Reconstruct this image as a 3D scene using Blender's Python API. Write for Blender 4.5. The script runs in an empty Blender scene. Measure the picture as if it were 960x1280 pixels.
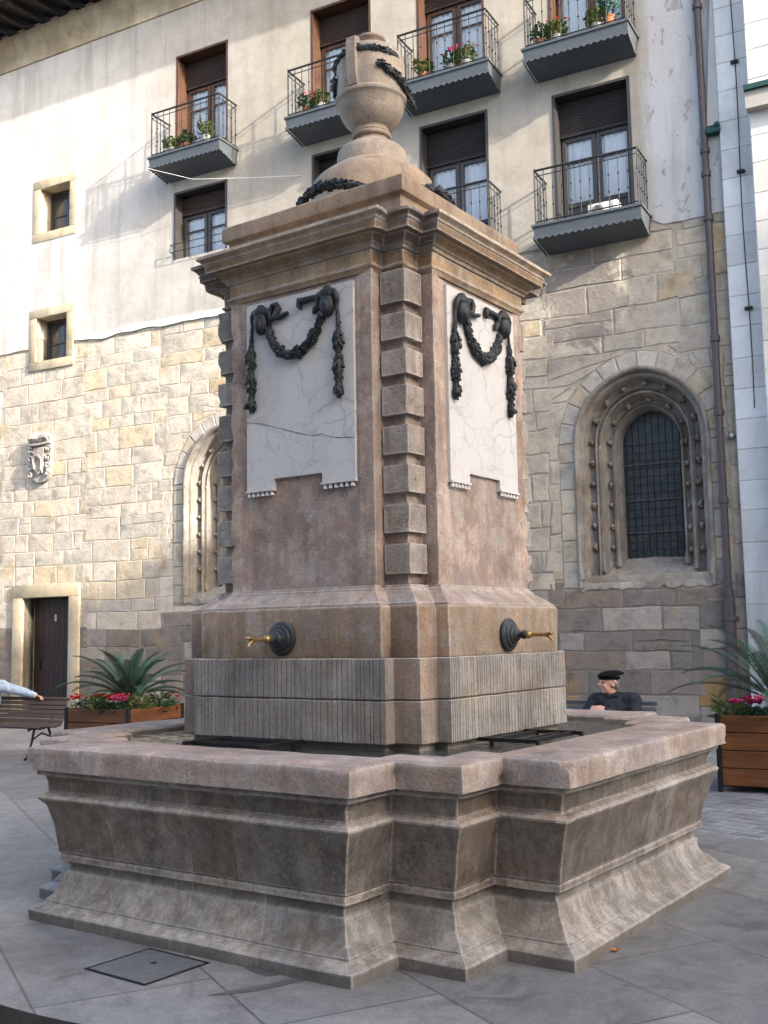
import bpy, bmesh, math, random
from mathutils import Vector, Matrix, noise
from mathutils.geometry import tessellate_polygon
R_ = math.radians
SC = bpy.context.scene
COL = SC.collection
rnd = random.Random(7)

# ------------------------------------------------------------------ camera
yaw, pit, rol = 2.1805576463882237, 0.11437635410952918, -0.017405981027531135
fw = Vector((math.cos(pit)*math.cos(yaw), math.cos(pit)*math.sin(yaw), math.sin(pit)))
rt = Vector((math.sin(yaw), -math.cos(yaw), 0)); up = rt.cross(fw)
r2 = math.cos(rol)*rt + math.sin(rol)*up
u2 = -math.sin(rol)*rt + math.cos(rol)*up
cd = bpy.data.cameras.new('camera'); cam = bpy.data.objects.new('camera', cd); COL.objects.link(cam)
M = Matrix((r2, u2, -fw)).transposed().to_4x4(); M.translation = Vector((4.20805, -5.95106, 1.6))
cam.matrix_world = M
cd.sensor_width = 36; cd.lens = 1331.68/1280*36; cd.clip_start = .05; cd.clip_end = 2000
SC.camera = cam

# ------------------------------------------------------------------ wall frame (s along the wall, n out of it, z)
AZ = R_(6.5)
P0 = Vector((-1.1912, 10.8203, 0)); DS = Vector((math.cos(AZ), math.sin(AZ), 0)); NN = Vector((math.sin(AZ), -math.cos(AZ), 0))
def W(s, n, z=0.0): return P0 + DS*s + NN*n + Vector((0, 0, z))

# ------------------------------------------------------------------ light
sun_to = (DS*2.6 + NN*0.65 + Vector((0, 0, 1.0))).normalized()
SUN_EL = math.asin(sun_to.z); SUN_ROT = math.atan2(sun_to.x, sun_to.y)
w = bpy.data.worlds.new('World'); SC.world = w; w.use_nodes = True
nt = w.node_tree; nt.nodes.clear()
sky = nt.nodes.new('ShaderNodeTexSky'); sky.sky_type = 'NISHITA'; sky.sun_disc = False
sky.sun_elevation = SUN_EL; sky.sun_rotation = SUN_ROT; sky.air_density = .75; sky.dust_density = 3.4; sky.ozone_density = 0
bg = nt.nodes.new('ShaderNodeBackground'); bg.inputs[1].default_value = 0.15
wo = nt.nodes.new('ShaderNodeOutputWorld')
nt.links.new(sky.outputs[0], bg.inputs[0]); nt.links.new(bg.outputs[0], wo.inputs[0])
sd = bpy.data.lights.new('sun', 'SUN'); sd.energy = 2.3; sd.angle = R_(.7); sd.color = (1, .93, .82)
so = bpy.data.objects.new('sun', sd); COL.objects.link(so); so.location = (40, -10, 30)
so.rotation_euler = sun_to.to_track_quat('Z', 'Y').to_euler()
SC.view_settings.view_transform = 'Standard'; SC.view_settings.look = 'None'
SC.view_settings.exposure = 2.25; SC.view_settings.gamma = 1
SC.render.engine = 'CYCLES'
SC.cycles.max_bounces = 6; SC.cycles.diffuse_bounces = 4; SC.cycles.transparent_max_bounces = 8

# ------------------------------------------------------------------ materials
def lin(r, g, b):
    f = lambda c: ((c/255+.055)/1.055)**2.4 if c > 10 else c/255/12.92
    return (f(r), f(g), f(b), 1)
def c4(c): return tuple(c) if len(c) == 4 else (*c, 1)
MATS = {}
class NT:
    def __init__(s, name, coord='Object'):
        s.m = bpy.data.materials.new(name); s.m.use_nodes = True; s.t = s.m.node_tree; s.t.nodes.clear()
        s.out = s.n('ShaderNodeOutputMaterial'); s.p = s.n('ShaderNodeBsdfPrincipled')
        s.l(s.p.outputs[0], s.out.inputs[0]); s.tc = s.n('ShaderNodeTexCoord').outputs[coord]
    def n(s, t, **k):
        o = s.t.nodes.new(t)
        for a, b in k.items(): setattr(o, a, b)
        return o
    def l(s, a, b): s.t.links.new(a, b)
    def map(s, scale=(1, 1, 1), rot=(0, 0, 0), loc=(0, 0, 0), src=None):
        o = s.n('ShaderNodeMapping'); o.inputs['Scale'].default_value = scale; o.inputs['Rotation'].default_value = rot; o.inputs['Location'].default_value = loc
        s.l(src or s.tc, o.inputs[0]); return o.outputs[0]
    def noise(s, scale, detail=5, rough=.6, vec=None, dist=0):
        o = s.n('ShaderNodeTexNoise'); o.inputs['Scale'].default_value = scale; o.inputs['Detail'].default_value = detail
        o.inputs['Roughness'].default_value = rough; o.inputs['Distortion'].default_value = dist
        s.l(vec or s.tc, o.inputs['Vector']); return o.outputs['Fac']
    def ramp(s, fac, stops, interp='LINEAR'):
        o = s.n('ShaderNodeValToRGB'); o.color_ramp.interpolation = interp; e = o.color_ramp.elements
        while len(e) < len(stops): e.new(.5)
        for x, (p, c) in zip(e, stops): x.position = p; x.color = c4(c) if not isinstance(c, (int, float)) else (c, c, c, 1)
        s.l(fac, o.inputs[0]); return o.outputs[0]
    def mix(s, a, b, fac, mode='MIX'):
        o = s.n('ShaderNodeMix', data_type='RGBA', blend_type=mode)
        for v, i in ((a, 6), (b, 7), (fac, 0)):
            if isinstance(v, (int, float)): o.inputs[i].default_value = v
            elif isinstance(v, tuple): o.inputs[i].default_value = c4(v)
            else: s.l(v, o.inputs[i])
        return o.outputs[2]
    def math(s, op, a, b=0.0):
        o = s.n('ShaderNodeMath', operation=op)
        for v, i in ((a, 0), (b, 1)):
            if isinstance(v, (int, float)): o.inputs[i].default_value = v
            else: s.l(v, o.inputs[i])
        return o.outputs[0]
    def sep(s, src=None):
        o = s.n('ShaderNodeSeparateXYZ'); s.l(src or s.tc, o.inputs[0]); return o.outputs
    def bump(s, h, strength=.3, dist=.01, prev=None):
        o = s.n('ShaderNodeBump'); o.inputs['Strength'].default_value = strength; o.inputs['Distance'].default_value = dist
        s.l(h, o.inputs['Height'])
        if prev is not None: s.l(prev, o.inputs['Normal'])
        s.l(o.outputs[0], s.p.inputs['Normal']); return o.outputs[0]
    def col(s, c, rough=.8, metal=0.0, spec=.3):
        if isinstance(c, tuple): s.p.inputs['Base Color'].default_value = c4(c)
        else: s.l(c, s.p.inputs['Base Color'])
        if isinstance(rough, (int, float)): s.p.inputs['Roughness'].default_value = rough
        else: s.l(rough, s.p.inputs['Roughness'])
        s.p.inputs['Metallic'].default_value = metal; s.p.inputs['Specular IOR Level'].default_value = spec
        return s.m
    def attr(s, name='tint'):
        o = s.n('ShaderNodeAttribute'); o.attribute_name = name; return o.outputs['Color']

def stone(name, cols, sc=2.5, streak=None, streak_amt=.5, veins=None, vein_amt=.5, tint=False, bump=.25, rough=.75, pit=0.0, spec=.25, low=None, grain=.16, wear=0.0, wear_r=.022):
    t = NT(name)
    n1 = t.noise(sc, 7, .72, dist=.15); cols = sorted(cols, key=lambda q: sum(q))
    k = len(cols); st = [(.3+.4*i/(max(1, k-1)), c) for i, c in enumerate(cols)]
    c = t.ramp(n1, st)
    fine = t.noise(sc*14, 5, .75)
    hue = t.noise(sc*.8, 5, .65, vec=t.map(loc=(3.1, 7.7, 1.3)))
    c = t.mix(c, t.ramp(hue, [(.32, (1.08, .985, .87)), (.5, (1., 1., .97)), (.68, (.95, 1.0, 1.03))]), .9, 'MULTIPLY')
    pat = t.noise(sc*.42, 8, .72, vec=t.map(loc=(8.2, 1.1, 4.6)), dist=.25)
    c = t.mix(c, t.ramp(pat, [(.36, (.60, .58, .55)), (.47, (.92, .92, .91)), (.56, (1.05, 1.05, 1.05)), (.66, (1.28, 1.27, 1.25))]), .85, 'MULTIPLY')
    c = t.mix(c, t.ramp(fine, [(.25, (.55,)*3), (.5, (1.,)*3), (.8, (1.35,)*3)]), grain*3, 'MULTIPLY')
    if veins:
        for q, s0 in enumerate((sc*1.7, sc*4.1)):
            vn = t.noise(s0, 4, .6, dist=.5+.3*q)
            ve = t.ramp(vn, [(.465, 0.), (.498, 1.), (.502, 1.), (.535, 0.)])
            c = t.mix(c, veins, t.math('MULTIPLY', ve, vein_amt*(.8 if q == 0 else .5)))
    if tint: c = t.mix(c, t.attr(), 1.0, 'MULTIPLY')
    if streak:
        sv = t.map((sc*3.2, sc*3.2, sc*.35))
        sn = t.noise(1.0, 5, .6, vec=sv)
        c = t.mix(c, streak, t.math('MULTIPLY', t.ramp(sn, [(.47, 0.), (.68, 1.)]), streak_amt))
    if low:   # splash stains low on the stone, (colour, z0, z1)
        z = t.sep()[2]; a = t.math('DIVIDE', t.math('SUBTRACT', low[2], z), low[2]-low[1])
        a = t.math('ADD', a, t.math('MULTIPLY', t.math('SUBTRACT', t.noise(3, 4), .5), 1.6))
        c = t.mix(c, low[0], t.math('MULTIPLY', t.ramp(a, [(.2, 0.), (.9, 1.)]), .75))
    if wear:   # chalky worn arrises
        bv = t.n('ShaderNodeBevel', samples=4); bv.inputs['Radius'].default_value = wear_r
        ge = t.n('ShaderNodeNewGeometry'); dt = t.n('ShaderNodeVectorMath', operation='DOT_PRODUCT'); t.l(bv.outputs[0], dt.inputs[0]); t.l(ge.outputs['Normal'], dt.inputs[1])
        em = t.ramp(dt.outputs['Value'], [(.88, 1.), (.997, 0.)]); wn = t.ramp(t.noise(sc*4, 5, .75), [(.30, 0.), (.56, 1.)])
        c = t.mix(c, (.56, .53, .50), t.math('MULTIPLY', t.math('MULTIPLY', em, wn), wear))
    b = t.bump(fine, bump, .006)
    b = t.bump(t.noise(sc*3.5, 4, .6), bump, .02, b)
    if pit:
        pn = t.noise(sc*9, 2, .5); b = t.bump(t.ramp(pn, [(.3, 0.), (.42, 1.)]), pit, .012, b)
    return t.col(c, rough, 0, spec)

def marble_mat():
    t = NT('white_marble')
    w_ = t.n('ShaderNodeTexNoise'); w_.inputs['Scale'].default_value = 3.0; w_.inputs['Detail'].default_value = 5; t.l(t.tc, w_.inputs['Vector'])
    vm = t.n('ShaderNodeVectorMath', operation='MULTIPLY_ADD'); t.l(w_.outputs['Color'], vm.inputs[0]); vm.inputs[1].default_value = (.35, .35, .35); t.l(t.tc, vm.inputs[2])
    c = t.ramp(t.noise(2.2, 5, .6), [(.3, (.50, .49, .475)), (.55, (.57, .562, .552)), (.75, (.545, .535, .515))])
    for sc_, am, wd in ((3.4, .75, .035), (8.0, .50, .05)):
        v = t.n('ShaderNodeTexVoronoi', feature='DISTANCE_TO_EDGE'); v.inputs['Scale'].default_value = sc_; t.l(vm.outputs[0], v.inputs['Vector'])
        ln = t.ramp(v.outputs['Distance'], [(0., 1.), (wd, 0.)]); br = t.ramp(t.noise(sc_*.9, 3), [(.42, 0.), (.6, 1.)])
        c = t.mix(c, (.33, .325, .33), t.math('MULTIPLY', t.math('MULTIPLY', ln, br), am))
    c = t.mix(c, (.46, .41, .35), t.math('MULTIPLY', t.ramp(t.noise(1., 4, .6, vec=t.map((7, 7, .9))), [(.55, 0.), (.75, 1.)]), .3))
    t.bump(t.noise(30, 3), .08, .003)
    return t.col(c, .5, 0, .3)

def cloth(name, c):
    t = NT(name); n = t.noise(9, 4, .6, vec=t.map((1, 1, .45)), dist=1.0)
    k = t.ramp(n, [(.3, tuple(x*.65 for x in c)), (.7, tuple(x*1.35 for x in c))]); b = t.bump(n, .9, .05); t.bump(t.noise(120, 2), .3, .003, b)
    return t.col(k, .88, 0, .2)

def bronze_mat():
    t = NT('dark_bronze')
    c = t.ramp(t.noise(22, 5, .7), [(.3, (.014, .017, .020)), (.6, (.030, .036, .042)), (.8, (.07, .085, .09))])
    ge = t.n('ShaderNodeNewGeometry'); nz = t.sep(ge.outputs['Normal'])[2]
    c = t.mix(c, (.13, .14, .14), t.math('MULTIPLY', t.ramp(t.math('ADD', nz, t.math('MULTIPLY', t.math('SUBTRACT', t.noise(40, 3), .5), 1.2)), [(.45, 0.), (1., 1.)]), .5))
    t.bump(t.noise(60, 3), .4, .004)
    return t.col(c, .55, .15, .4)

def simple(name, c, rough=.5, metal=0., spec=.4, var=.25, sc=12, bump=.1):
    t = NT(name); n = t.noise(sc, 5, .65)
    k = t.mix(tuple(c), tuple(x*(1-var) for x in c[:3]), n)
    k = t.mix(k, tuple(min(1, x*(1+var)) for x in c[:3]), t.ramp(t.noise(sc*3.3, 3), [(.5, 0.), (.75, 1.)]))
    if bump: t.bump(t.noise(sc*4, 4), bump, .004)
    return t.col(k, rough, metal, spec)

def wood(name, c1, c2, axis=0, sc=6, rough=.5):
    t = NT(name); s = [sc*6]*3; s[axis] = sc*.35
    n = t.noise(1.0, 5, .6, vec=t.map(tuple(s)), dist=.6)
    c = t.ramp(n, [(.3, c1), (.7, c2)]); c = t.mix(c, t.ramp(t.noise(sc*.5), [(.35, (.6,)*3), (.65, (1.2,)*3)]), .7, 'MULTIPLY')
    t.bump(n, .25, .003)
    return t.col(c, rough, 0, .35)

pil_st = stone('red_limestone', [(.33, .275, .25), (.465, .41, .385), (.30, .262, .246), (.455, .375, .335), (.43, .40, .38), (.35, .28, .25)], 5.5, streak=(.19, .157, .145), streak_amt=.55, pit=.4, tint=True, grain=.30, wear=.6)
quoin_st = stone('quoin_stone', [(.22, .19, .17), (.35, .31, .285), (.43, .39, .365), (.28, .24, .212)], 5.0, streak=(.12, .103, .094), streak_amt=.5, pit=.5, tint=True, grain=.26, wear=.75)
ochre_st = stone('ochre_stone', [(.34, .27, .21), (.46, .38, .295), (.31, .245, .19), (.44, .38, .32), (.40, .285, .185)], 3.6, streak=(.15, .12, .098), streak_amt=.6, bump=.3, tint=True, grain=.30, wear=.85)
flute_st = stone('grey_fluted_stone', [(.24, .224, .212), (.37, .35, .334), (.29, .268, .25)], 4.2, streak=(.15, .136, .124), streak_amt=.5, tint=True, bump=.4, grain=.28)
basin_st = stone('veined_brown_marble', [(.085, .073, .064), (.185, .163, .146), (.12, .105, .093), (.27, .245, .225), (.15, .125, .105), (.22, .192, .17)], 6.5, streak=(.075, .062, .053), streak_amt=.45, veins=(.33, .305, .28), vein_amt=.34, tint=True, rough=.6, grain=.36, wear=.8)
foot_st = stone('basin_foot_stone', [(.22, .204, .188), (.33, .31, .292), (.19, .168, .15), (.38, .362, .342)], 5.4, streak=(.14, .113, .092), streak_amt=.55, tint=True, grain=.34, low=((.13, .12, .112), -.02, .12), wear=.7)
rim_st = stone('rim_stone', [(.29, .233, .205), (.40, .338, .308), (.33, .272, .243), (.43, .382, .354), (.30, .243, .217)], 5.0, streak=(.19, .155, .136), streak_amt=.5, tint=True, pit=.35, grain=.32, wear=.65)
marble = marble_mat()
urn_st = stone('urn_stone', [(.36, .305, .26), (.44, .40, .36), (.33, .28, .235)], 6, streak=(.20, .17, .15), streak_amt=.5, pit=.25)
bronze = bronze_mat()
brass = simple('brass', (.40, .27, .11), .45, .8, .5, .3, 20, .05)
iron = simple('black_iron', (.018, .019, .021), .45, .4, .5, .3, 14, .15)
rail_iron = simple('dark_railing_iron', (.03, .034, .038), .5, .3, .5, .3, 14, .1)
slab_mt = simple('blue_grey_paint', (.075, .088, .100), .55, 0, .4, .25, 5, .1)
pipe_mt = simple('brown_pipe_paint', (.085, .068, .072), .5, 0, .4, .25, 6, .1)
copper_mt = simple('green_copper', (.02, .07, .065), .6, .2, .4, .3, 8, .1)
crack_mt = simple('grey_crack', (.20, .195, .195), .9, 0, .1, .2, 20, 0)
white_mt = simple('white_cable', (.7, .7, .7), .5, 0, .3, .1, 6, 0)
bar_mt = simple('worn_iron_bar', (.10, .105, .11), .5, .3, .5, .3, 10, .05)
metal_mt = simple('galvanised_metal', (.45, .45, .46), .4, .7, .5, .2, 10, .05)
ac_mt = simple('beige_plastic', (.62, .6, .55), .5, 0, .4, .1, 6, 0)
brown_wood = wood('brown_window_wood', (.05, .024, .015), (.115, .058, .036), 2, 5, .5)
dark_wood = wood('dark_door_wood', (.018, .011, .011), (.040, .026, .025), 2, 4, .55)
grey_frame = simple('dark_grey_frame_paint', (.045, .042, .042), .5, 0, .4, .2, 5, .05)
shut_br = simple('brown_shutter', (.035, .022, .016), .55, 0, .3, .3, 6, .05)
shut_dk = simple('charcoal_shutter', (.022, .019, .019), .55, 0, .3, .3, 6, .05)
planter_wd = wood('orange_brown_planter_wood', (.095, .034, .012), (.20, .078, .026), 0, 3, .45)
bench_wd = wood('weathered_bench_wood', (.055, .036, .026), (.13, .093, .07), 0, 4, .65)
bench_dk = wood('dark_bench_paint', (.06, .064, .07), (.16, .17, .185), 0, 4, .5)
soil = simple('soil', (.03, .02, .014), .95, 0, .1, .4, 20, .6)
terracotta = simple('terracotta', (.32, .12, .06), .8, 0, .2, .2, 10, .1)
whitepot = simple('white_pot', (.42, .40, .37), .6, 0, .3, .1, 10, .05)
soffit_wd = wood('black_soffit_wood', (.012, .010, .009), (.035, .028, .024), 1, 3, .8)
mould_st = stone('cream_moulding', [(.42, .36, .26), (.52, .46, .35), (.38, .32, .23)], 1.2, streak=(.25, .2, .14), streak_amt=.5)
frame_st = stone('cream_sandstone', [(.42, .35, .245), (.51, .445, .335), (.46, .395, .285)], 1.8, streak=(.30, .25, .19), streak_amt=.4, bump=.3)
goth_st = stone('weathered_gothic_stone', [(.19, .172, .155), (.29, .267, .24), (.235, .21, .185), (.34, .31, .275)], 3.2, streak=(.12, .10, .09), streak_amt=.55, bump=.45)
mortar = stone('rubble_mortar', [(.40, .36, .30), (.47, .43, .365), (.33, .295, .25)], 2.0, bump=.5, low=((.11, .098, .088), 1.4, 3.2))
sill_st = stone('rough_sill_mortar', [(.22, .19, .165), (.32, .285, .25), (.40, .365, .325)], 2.6, bump=.8, streak=(.14, .12, .105), streak_amt=.4)
skin_mt = simple('skin', (.58, .34, .25), .5, 0, .4, .12, 30, .05)
hair_mt = simple('grey_hair', (.16, .155, .15), .7, 0, .3, .3, 60, .3)
coat_mt = cloth('navy_coat_cloth', (.026, .030, .037))
beret_mt = simple('black_beret_felt', (.008, .008, .009), .95, 0, .1, .3, 40, .2)
trouser_mt = simple('grey_trouser_cloth', (.035, .036, .04), .9, 0, .2, .2, 25, .2)
shoe_mt = simple('black_shoe_leather', (.012, .010, .010), .4, 0, .5, .2, 25, .05)
blue_mt = cloth('pale_blue_knit', (.36, .44, .54))
white_cloth = simple('white_shirt_cloth', (.75, .75, .74), .85, 0, .2, .05, 30, .1)
eye_mt = simple('dark_eye', (.02, .015, .012), .3, 0, .5, .1, 30, 0)
leaf_mt = simple('green_leaf', (.045, .11, .035), .5, 0, .4, .4, 9, .05)
lime_mt = simple('yellow_green_leaf', (.125, .165, .045), .5, 0, .4, .3, 9, .05)
bluegreen_mt = simple('blue_green_leaf', (.045, .12, .085), .5, 0, .4, .4, 9, .05)
cycad_mt = simple('cycad_leaf', (.036, .098, .058), .5, 0, .5, .45, 4, .05)
cycad_tr = simple('cycad_trunk_fibre', (.07, .045, .025), .95, 0, .1, .5, 20, .6)
red_mt = simple('red_petal', (.62, .028, .03), .6, 0, .3, .25, 12, 0)
pink_mt = simple('pink_petal', (.70, .10, .22), .6, 0, .3, .25, 12, 0)
mag_mt = simple('magenta_petal', (.50, .02, .16), .6, 0, .3, .25, 12, 0)
dry_leaf = simple('dry_ochre_leaf', (.45, .20, .06), .8, 0, .2, .3, 20, .1)
outer_pl = stone('pale_render', [(.50, .47, .43), (.58, .55, .50)], .6, bump=.1)
tile_mt = simple('roof_tile', (.10, .055, .04), .85, 0, .2, .3, 3, .4)
dark_glass = simple('dark_window_glass', (.03, .035, .04), .08, 0, .6, .2, 2, 0)

def glass_mat():
    t = NT('window_glass'); t.t.nodes.remove(t.p)
    tr = t.n('ShaderNodeBsdfTransparent'); tr.inputs[0].default_value = (.93, .95, .96, 1)
    gl = t.n('ShaderNodeBsdfGlossy'); gl.inputs['Roughness'].default_value = .03
    fr = t.n('ShaderNodeFresnel'); fr.inputs[0].default_value = 1.5
    f2 = t.math('MULTIPLY', fr.outputs[0], 1.3); mx = t.n('ShaderNodeMixShader')
    t.l(f2, mx.inputs[0]); t.l(tr.outputs[0], mx.inputs[1]); t.l(gl.outputs[0], mx.inputs[2]); t.l(mx.outputs[0], t.out.inputs[0])
    return t.m
glass = glass_mat()
curtain = simple('white_net_curtain', (.88, .90, .93), .9, 0, .1, .06, 5, 0)

def leaded_mat():
    t = NT('leaded_glass')
    n = t.noise(9, 4); c = t.ramp(n, [(.3, (.012, .018, .021)), (.55, (.03, .042, .045)), (.75, (.055, .07, .07))])
    b = t.bump(t.noise(40, 2), .5, .01)
    return t.col(c, .3, 0, .5)
leaded = leaded_mat()

def water_mat():
    t = NT('basin_water'); n = t.noise(8, 3, .5, vec=t.map((1, 1, 1)), dist=.8)
    t.bump(n, .55, .035); return t.col((.06, .066, .062), .03, 0, 1.0)
water_mt = water_mat()

def plaster_mat():
    t = NT('old_lime_plaster')
    s = t.sep(); x, y, z = s
    big = t.noise(.35, 6, .65); med = t.noise(1.6, 6, .7); fine = t.noise(18, 5, .75)
    cream = t.ramp(med, [(.3, (.30, .27, .225)), (.5, (.36, .33, .28)), (.72, (.41, .38, .33))])
    white = t.ramp(med, [(.3, (.46, .44, .41)), (.5, (.54, .52, .49)), (.72, (.60, .585, .555))])
    wob = t.math('MULTIPLY', t.math('SUBTRACT', big, .5), 1.6)
    lf = t.ramp(t.math('ADD', t.math('MULTIPLY', x, -.18), t.math('ADD', wob, -1.55)), [(.0, 0.), (.9, 1.)])
    rtm = t.ramp(t.math('ADD', t.math('MULTIPLY', x, 3.5), t.math('ADD', wob, 2.9)), [(.0, 0.), (.9, 1.)])
    c = t.mix(cream, white, lf); c = t.mix(c, tuple((.50, .495, .49)), rtm)
    # rain stains under the cornice and along the balcony columns
    sn = t.noise(1.0, 5, .65, vec=t.map((2.6, 2.6, .22)))
    c = t.mix(c, (.24, .22, .195), t.math('MULTIPLY', t.ramp(sn, [(.5, 0.), (.72, 1.)]), .5))
    # flaked patches on the white strip by the drainpipe
    pn = t.noise(2.6, 6, .7, vec=t.map((1.5, 1.5, 1.0)), dist=.5)
    pm = t.math('MULTIPLY', t.ramp(pn, [(.59, 0.), (.61, 1.)]), rtm)
    c = t.mix(c, (.33, .31, .29), t.math('MULTIPLY', pm, .85))
    c = t.mix(c, t.ramp(fine, [(.3, (.86,)*3), (.7, (1.1,)*3)]), .5, 'MULTIPLY')
    b = t.bump(fine, .35, .006); b = t.bump(med, .4, .03, b); b = t.bump(t.math('SUBTRACT', 1.0, pm), .5, .012, b)
    return t.col(c, .9, 0, .15)
plaster = plaster_mat()

def block_mat():
    t = NT('sandstone_blocks'); a = t.attr()
    n = t.noise(3.2, 6, .7); fine = t.noise(24, 5, .75)
    c = t.mix(a, t.ramp(n, [(.28, (.58, .555, .53)), (.48, (.97, .96, .95)), (.72, (1.2, 1.18, 1.14))]), .95, 'MULTIPLY')
    c = t.mix(c, t.ramp(fine, [(.25, (.75,)*3), (.75, (1.15,)*3)]), .55, 'MULTIPLY')
    och = t.noise(1.1, 5, .65); c = t.mix(c, (.44, .27, .09), t.math('MULTIPLY', t.ramp(och, [(.58, 0.), (.70, 1.)]), .5))
    drk = t.noise(.55, 6, .7, dist=.5); c = t.mix(c, (.14, .115, .095), t.math('MULTIPLY', t.ramp(drk, [(.56, 0.), (.70, 1.)]), .45))
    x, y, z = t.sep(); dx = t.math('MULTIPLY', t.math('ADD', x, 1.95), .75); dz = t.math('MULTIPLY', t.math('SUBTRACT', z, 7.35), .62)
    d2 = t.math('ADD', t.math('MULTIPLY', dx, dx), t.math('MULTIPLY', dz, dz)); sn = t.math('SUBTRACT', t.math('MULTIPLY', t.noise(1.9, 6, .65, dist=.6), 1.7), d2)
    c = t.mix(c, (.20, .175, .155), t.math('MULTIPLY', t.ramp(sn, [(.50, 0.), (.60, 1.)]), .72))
    b = t.bump(fine, .6, .010); t.bump(n, .8, .035, b)
    return t.col(c, .88, 0, .15)
blocks_mt = block_mat()

def ashlar_mat():
    t = NT('pale_ashlar'); a = t.attr(); n = t.noise(2.0, 6, .7); fine = t.noise(22, 5, .75)
    c = t.mix(a, t.ramp(n, [(.3, (.86, .86, .86)), (.7, (1.08, 1.08, 1.08))]), .8, 'MULTIPLY')
    sn = t.noise(1.0, 5, .6, vec=t.map((2.2, 2.2, .2))); c = t.mix(c, (.34, .335, .31), t.math('MULTIPLY', t.ramp(sn, [(.50, 0.), (.72, 1.)]), .6)); gm = t.noise(.9, 6, .7); c = t.mix(c, (.42, .41, .38), t.math('MULTIPLY', t.ramp(gm, [(.50, 0.), (.68, 1.)]), .5))
    b = t.bump(fine, .3, .005); return t.col(c, .85, 0, .2)
ashlar = ashlar_mat()

def paving_mat(name, c1, c2, mort, w_, h_, ms, rot=0., stain=(.055, .055, .058), rough=.6, mul=1.0, offs=.5):
    t = NT(name)
    br = t.n('ShaderNodeTexBrick'); br.offset = offs; br.inputs['Scale'].default_value = 1.0
    br.inputs['Brick Width'].default_value = w_; br.inputs['Row Height'].default_value = h_; br.inputs['Mortar Size'].default_value = ms
    br.inputs['Mortar Smooth'].default_value = .3; br.inputs['Bias'].default_value = 0
    br.inputs['Color1'].default_value = c4(c1); br.inputs['Color2'].default_value = c4(c2); br.inputs['Mortar'].default_value = c4(mort)
    wob = t.n('ShaderNodeTexNoise'); wob.inputs['Scale'].default_value = 2.2; t.l(t.tc, wob.inputs['Vector'])
    vm = t.n('ShaderNodeVectorMath', operation='MULTIPLY_ADD'); t.l(wob.outputs['Color'], vm.inputs[0]); vm.inputs[1].default_value = (.012, .012, 0); t.l(t.map(rot=(0, 0, rot)), vm.inputs[2])
    t.l(vm.outputs[0], br.inputs['Vector'])
    c = br.outputs['Color']
    big = t.noise(.9, 6, .7, dist=.4); c = t.mix(c, t.ramp(big, [(.3, (.58, .58, .59)), (.5, (1., 1., 1.)), (.72, (1.36, 1.33, 1.28))]), .95, 'MULTIPLY')
    st = t.noise(2.3, 6, .75, dist=.8); c = t.mix(c, stain, t.math('MULTIPLY', t.ramp(st, [(.55, 0.), (.68, 1.)]), .5))
    warm = t.noise(1.4, 5, .7, vec=t.map(loc=(5, 3, 0))); c = t.mix(c, (.20, .175, .145), t.math('MULTIPLY', t.ramp(warm, [(.55, 0.), (.75, 1.)]), .5))
    fine = t.noise(45, 4, .8); c = t.mix(c, t.ramp(fine, [(.3, (.74,)*3), (.7, (1.22,)*3)]), .8, 'MULTIPLY')
    mott = t.noise(9, 6, .75); c = t.mix(c, t.ramp(mott, [(.35, (.78,)*3), (.65, (1.16,)*3)]), .8, 'MULTIPLY')
    gum = t.n('ShaderNodeTexVoronoi'); gum.inputs['Scale'].default_value = 3.2; t.l(t.tc, gum.inputs['Vector']); c = t.mix(c, (.075, .073, .07), t.math('MULTIPLY', t.ramp(gum.outputs['Distance'], [(.05, 1.), (.075, 0.)]), .6))
    b = t.bump(br.outputs['Fac'], -.5, .006); b = t.bump(fine, .25, .003, b); t.bump(st, .25, .01, b)
    rg = t.ramp(st, [(.4, rough), (.7, rough-.18)])
    return t.col(c, rg, 0, .35)
slate = paving_mat('dark_slate_slabs', (.178, .178, .179), (.258, .254, .248), (.115, .114, .113), 1.45, .82, .008, R_(28))
slate2 = paving_mat('grey_slate_paving', (.150, .158, .170), (.195, .203, .215), (.075, .078, .082), 1.1, .62, .008, R_(-14))
setts = paving_mat('grey_setts', (.15, .16, .172), (.215, .225, .238), (.30, .31, .32), .30, .16, .012, R_(6.5+8))
kerb_mt = stone('dark_kerb_stone', [(.05, .05, .052), (.08, .08, .084)], 3, bump=.3)
cover_mt = simple('slate_cover', (.145, .148, .154), .65, 0, .35, .2, 6, .2)

# ------------------------------------------------------------------ object helpers
def mkobj(name, me, parent=None):
    o = bpy.data.objects.new(name, me); COL.objects.link(o)
    if parent is not None: o.parent = parent
    return o
def tag(o, label=None, cat=None, group=None, kind=None):
    if label: o['label'] = label
    if cat: o['category'] = cat
    if group: o['group'] = group
    if kind: o['kind'] = kind
    return o
def thing(name, label, cat, loc=(0, 0, 0), rz=0., group=None):
    o = bpy.data.objects.new(name, None); COL.objects.link(o); o.location = loc; o.rotation_euler = (0, 0, rz); o.empty_display_size = .2
    return tag(o, label, cat, group)
def copy_tree(root, loc=None, rz=None, label=None, scale=None):
    def rec(o, par):
        c = o.copy(); COL.objects.link(c)
        if par is not None: c.parent = par; c.matrix_parent_inverse = o.matrix_parent_inverse.copy()
        for ch in list(o.children): rec(ch, c)
        return c
    r = rec(root, None)
    if loc is not None: r.location = loc
    if rz is not None: r.rotation_euler = (0, 0, rz)
    if scale is not None: r.scale = (scale,)*3
    if label: r['label'] = label
    return r

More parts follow.
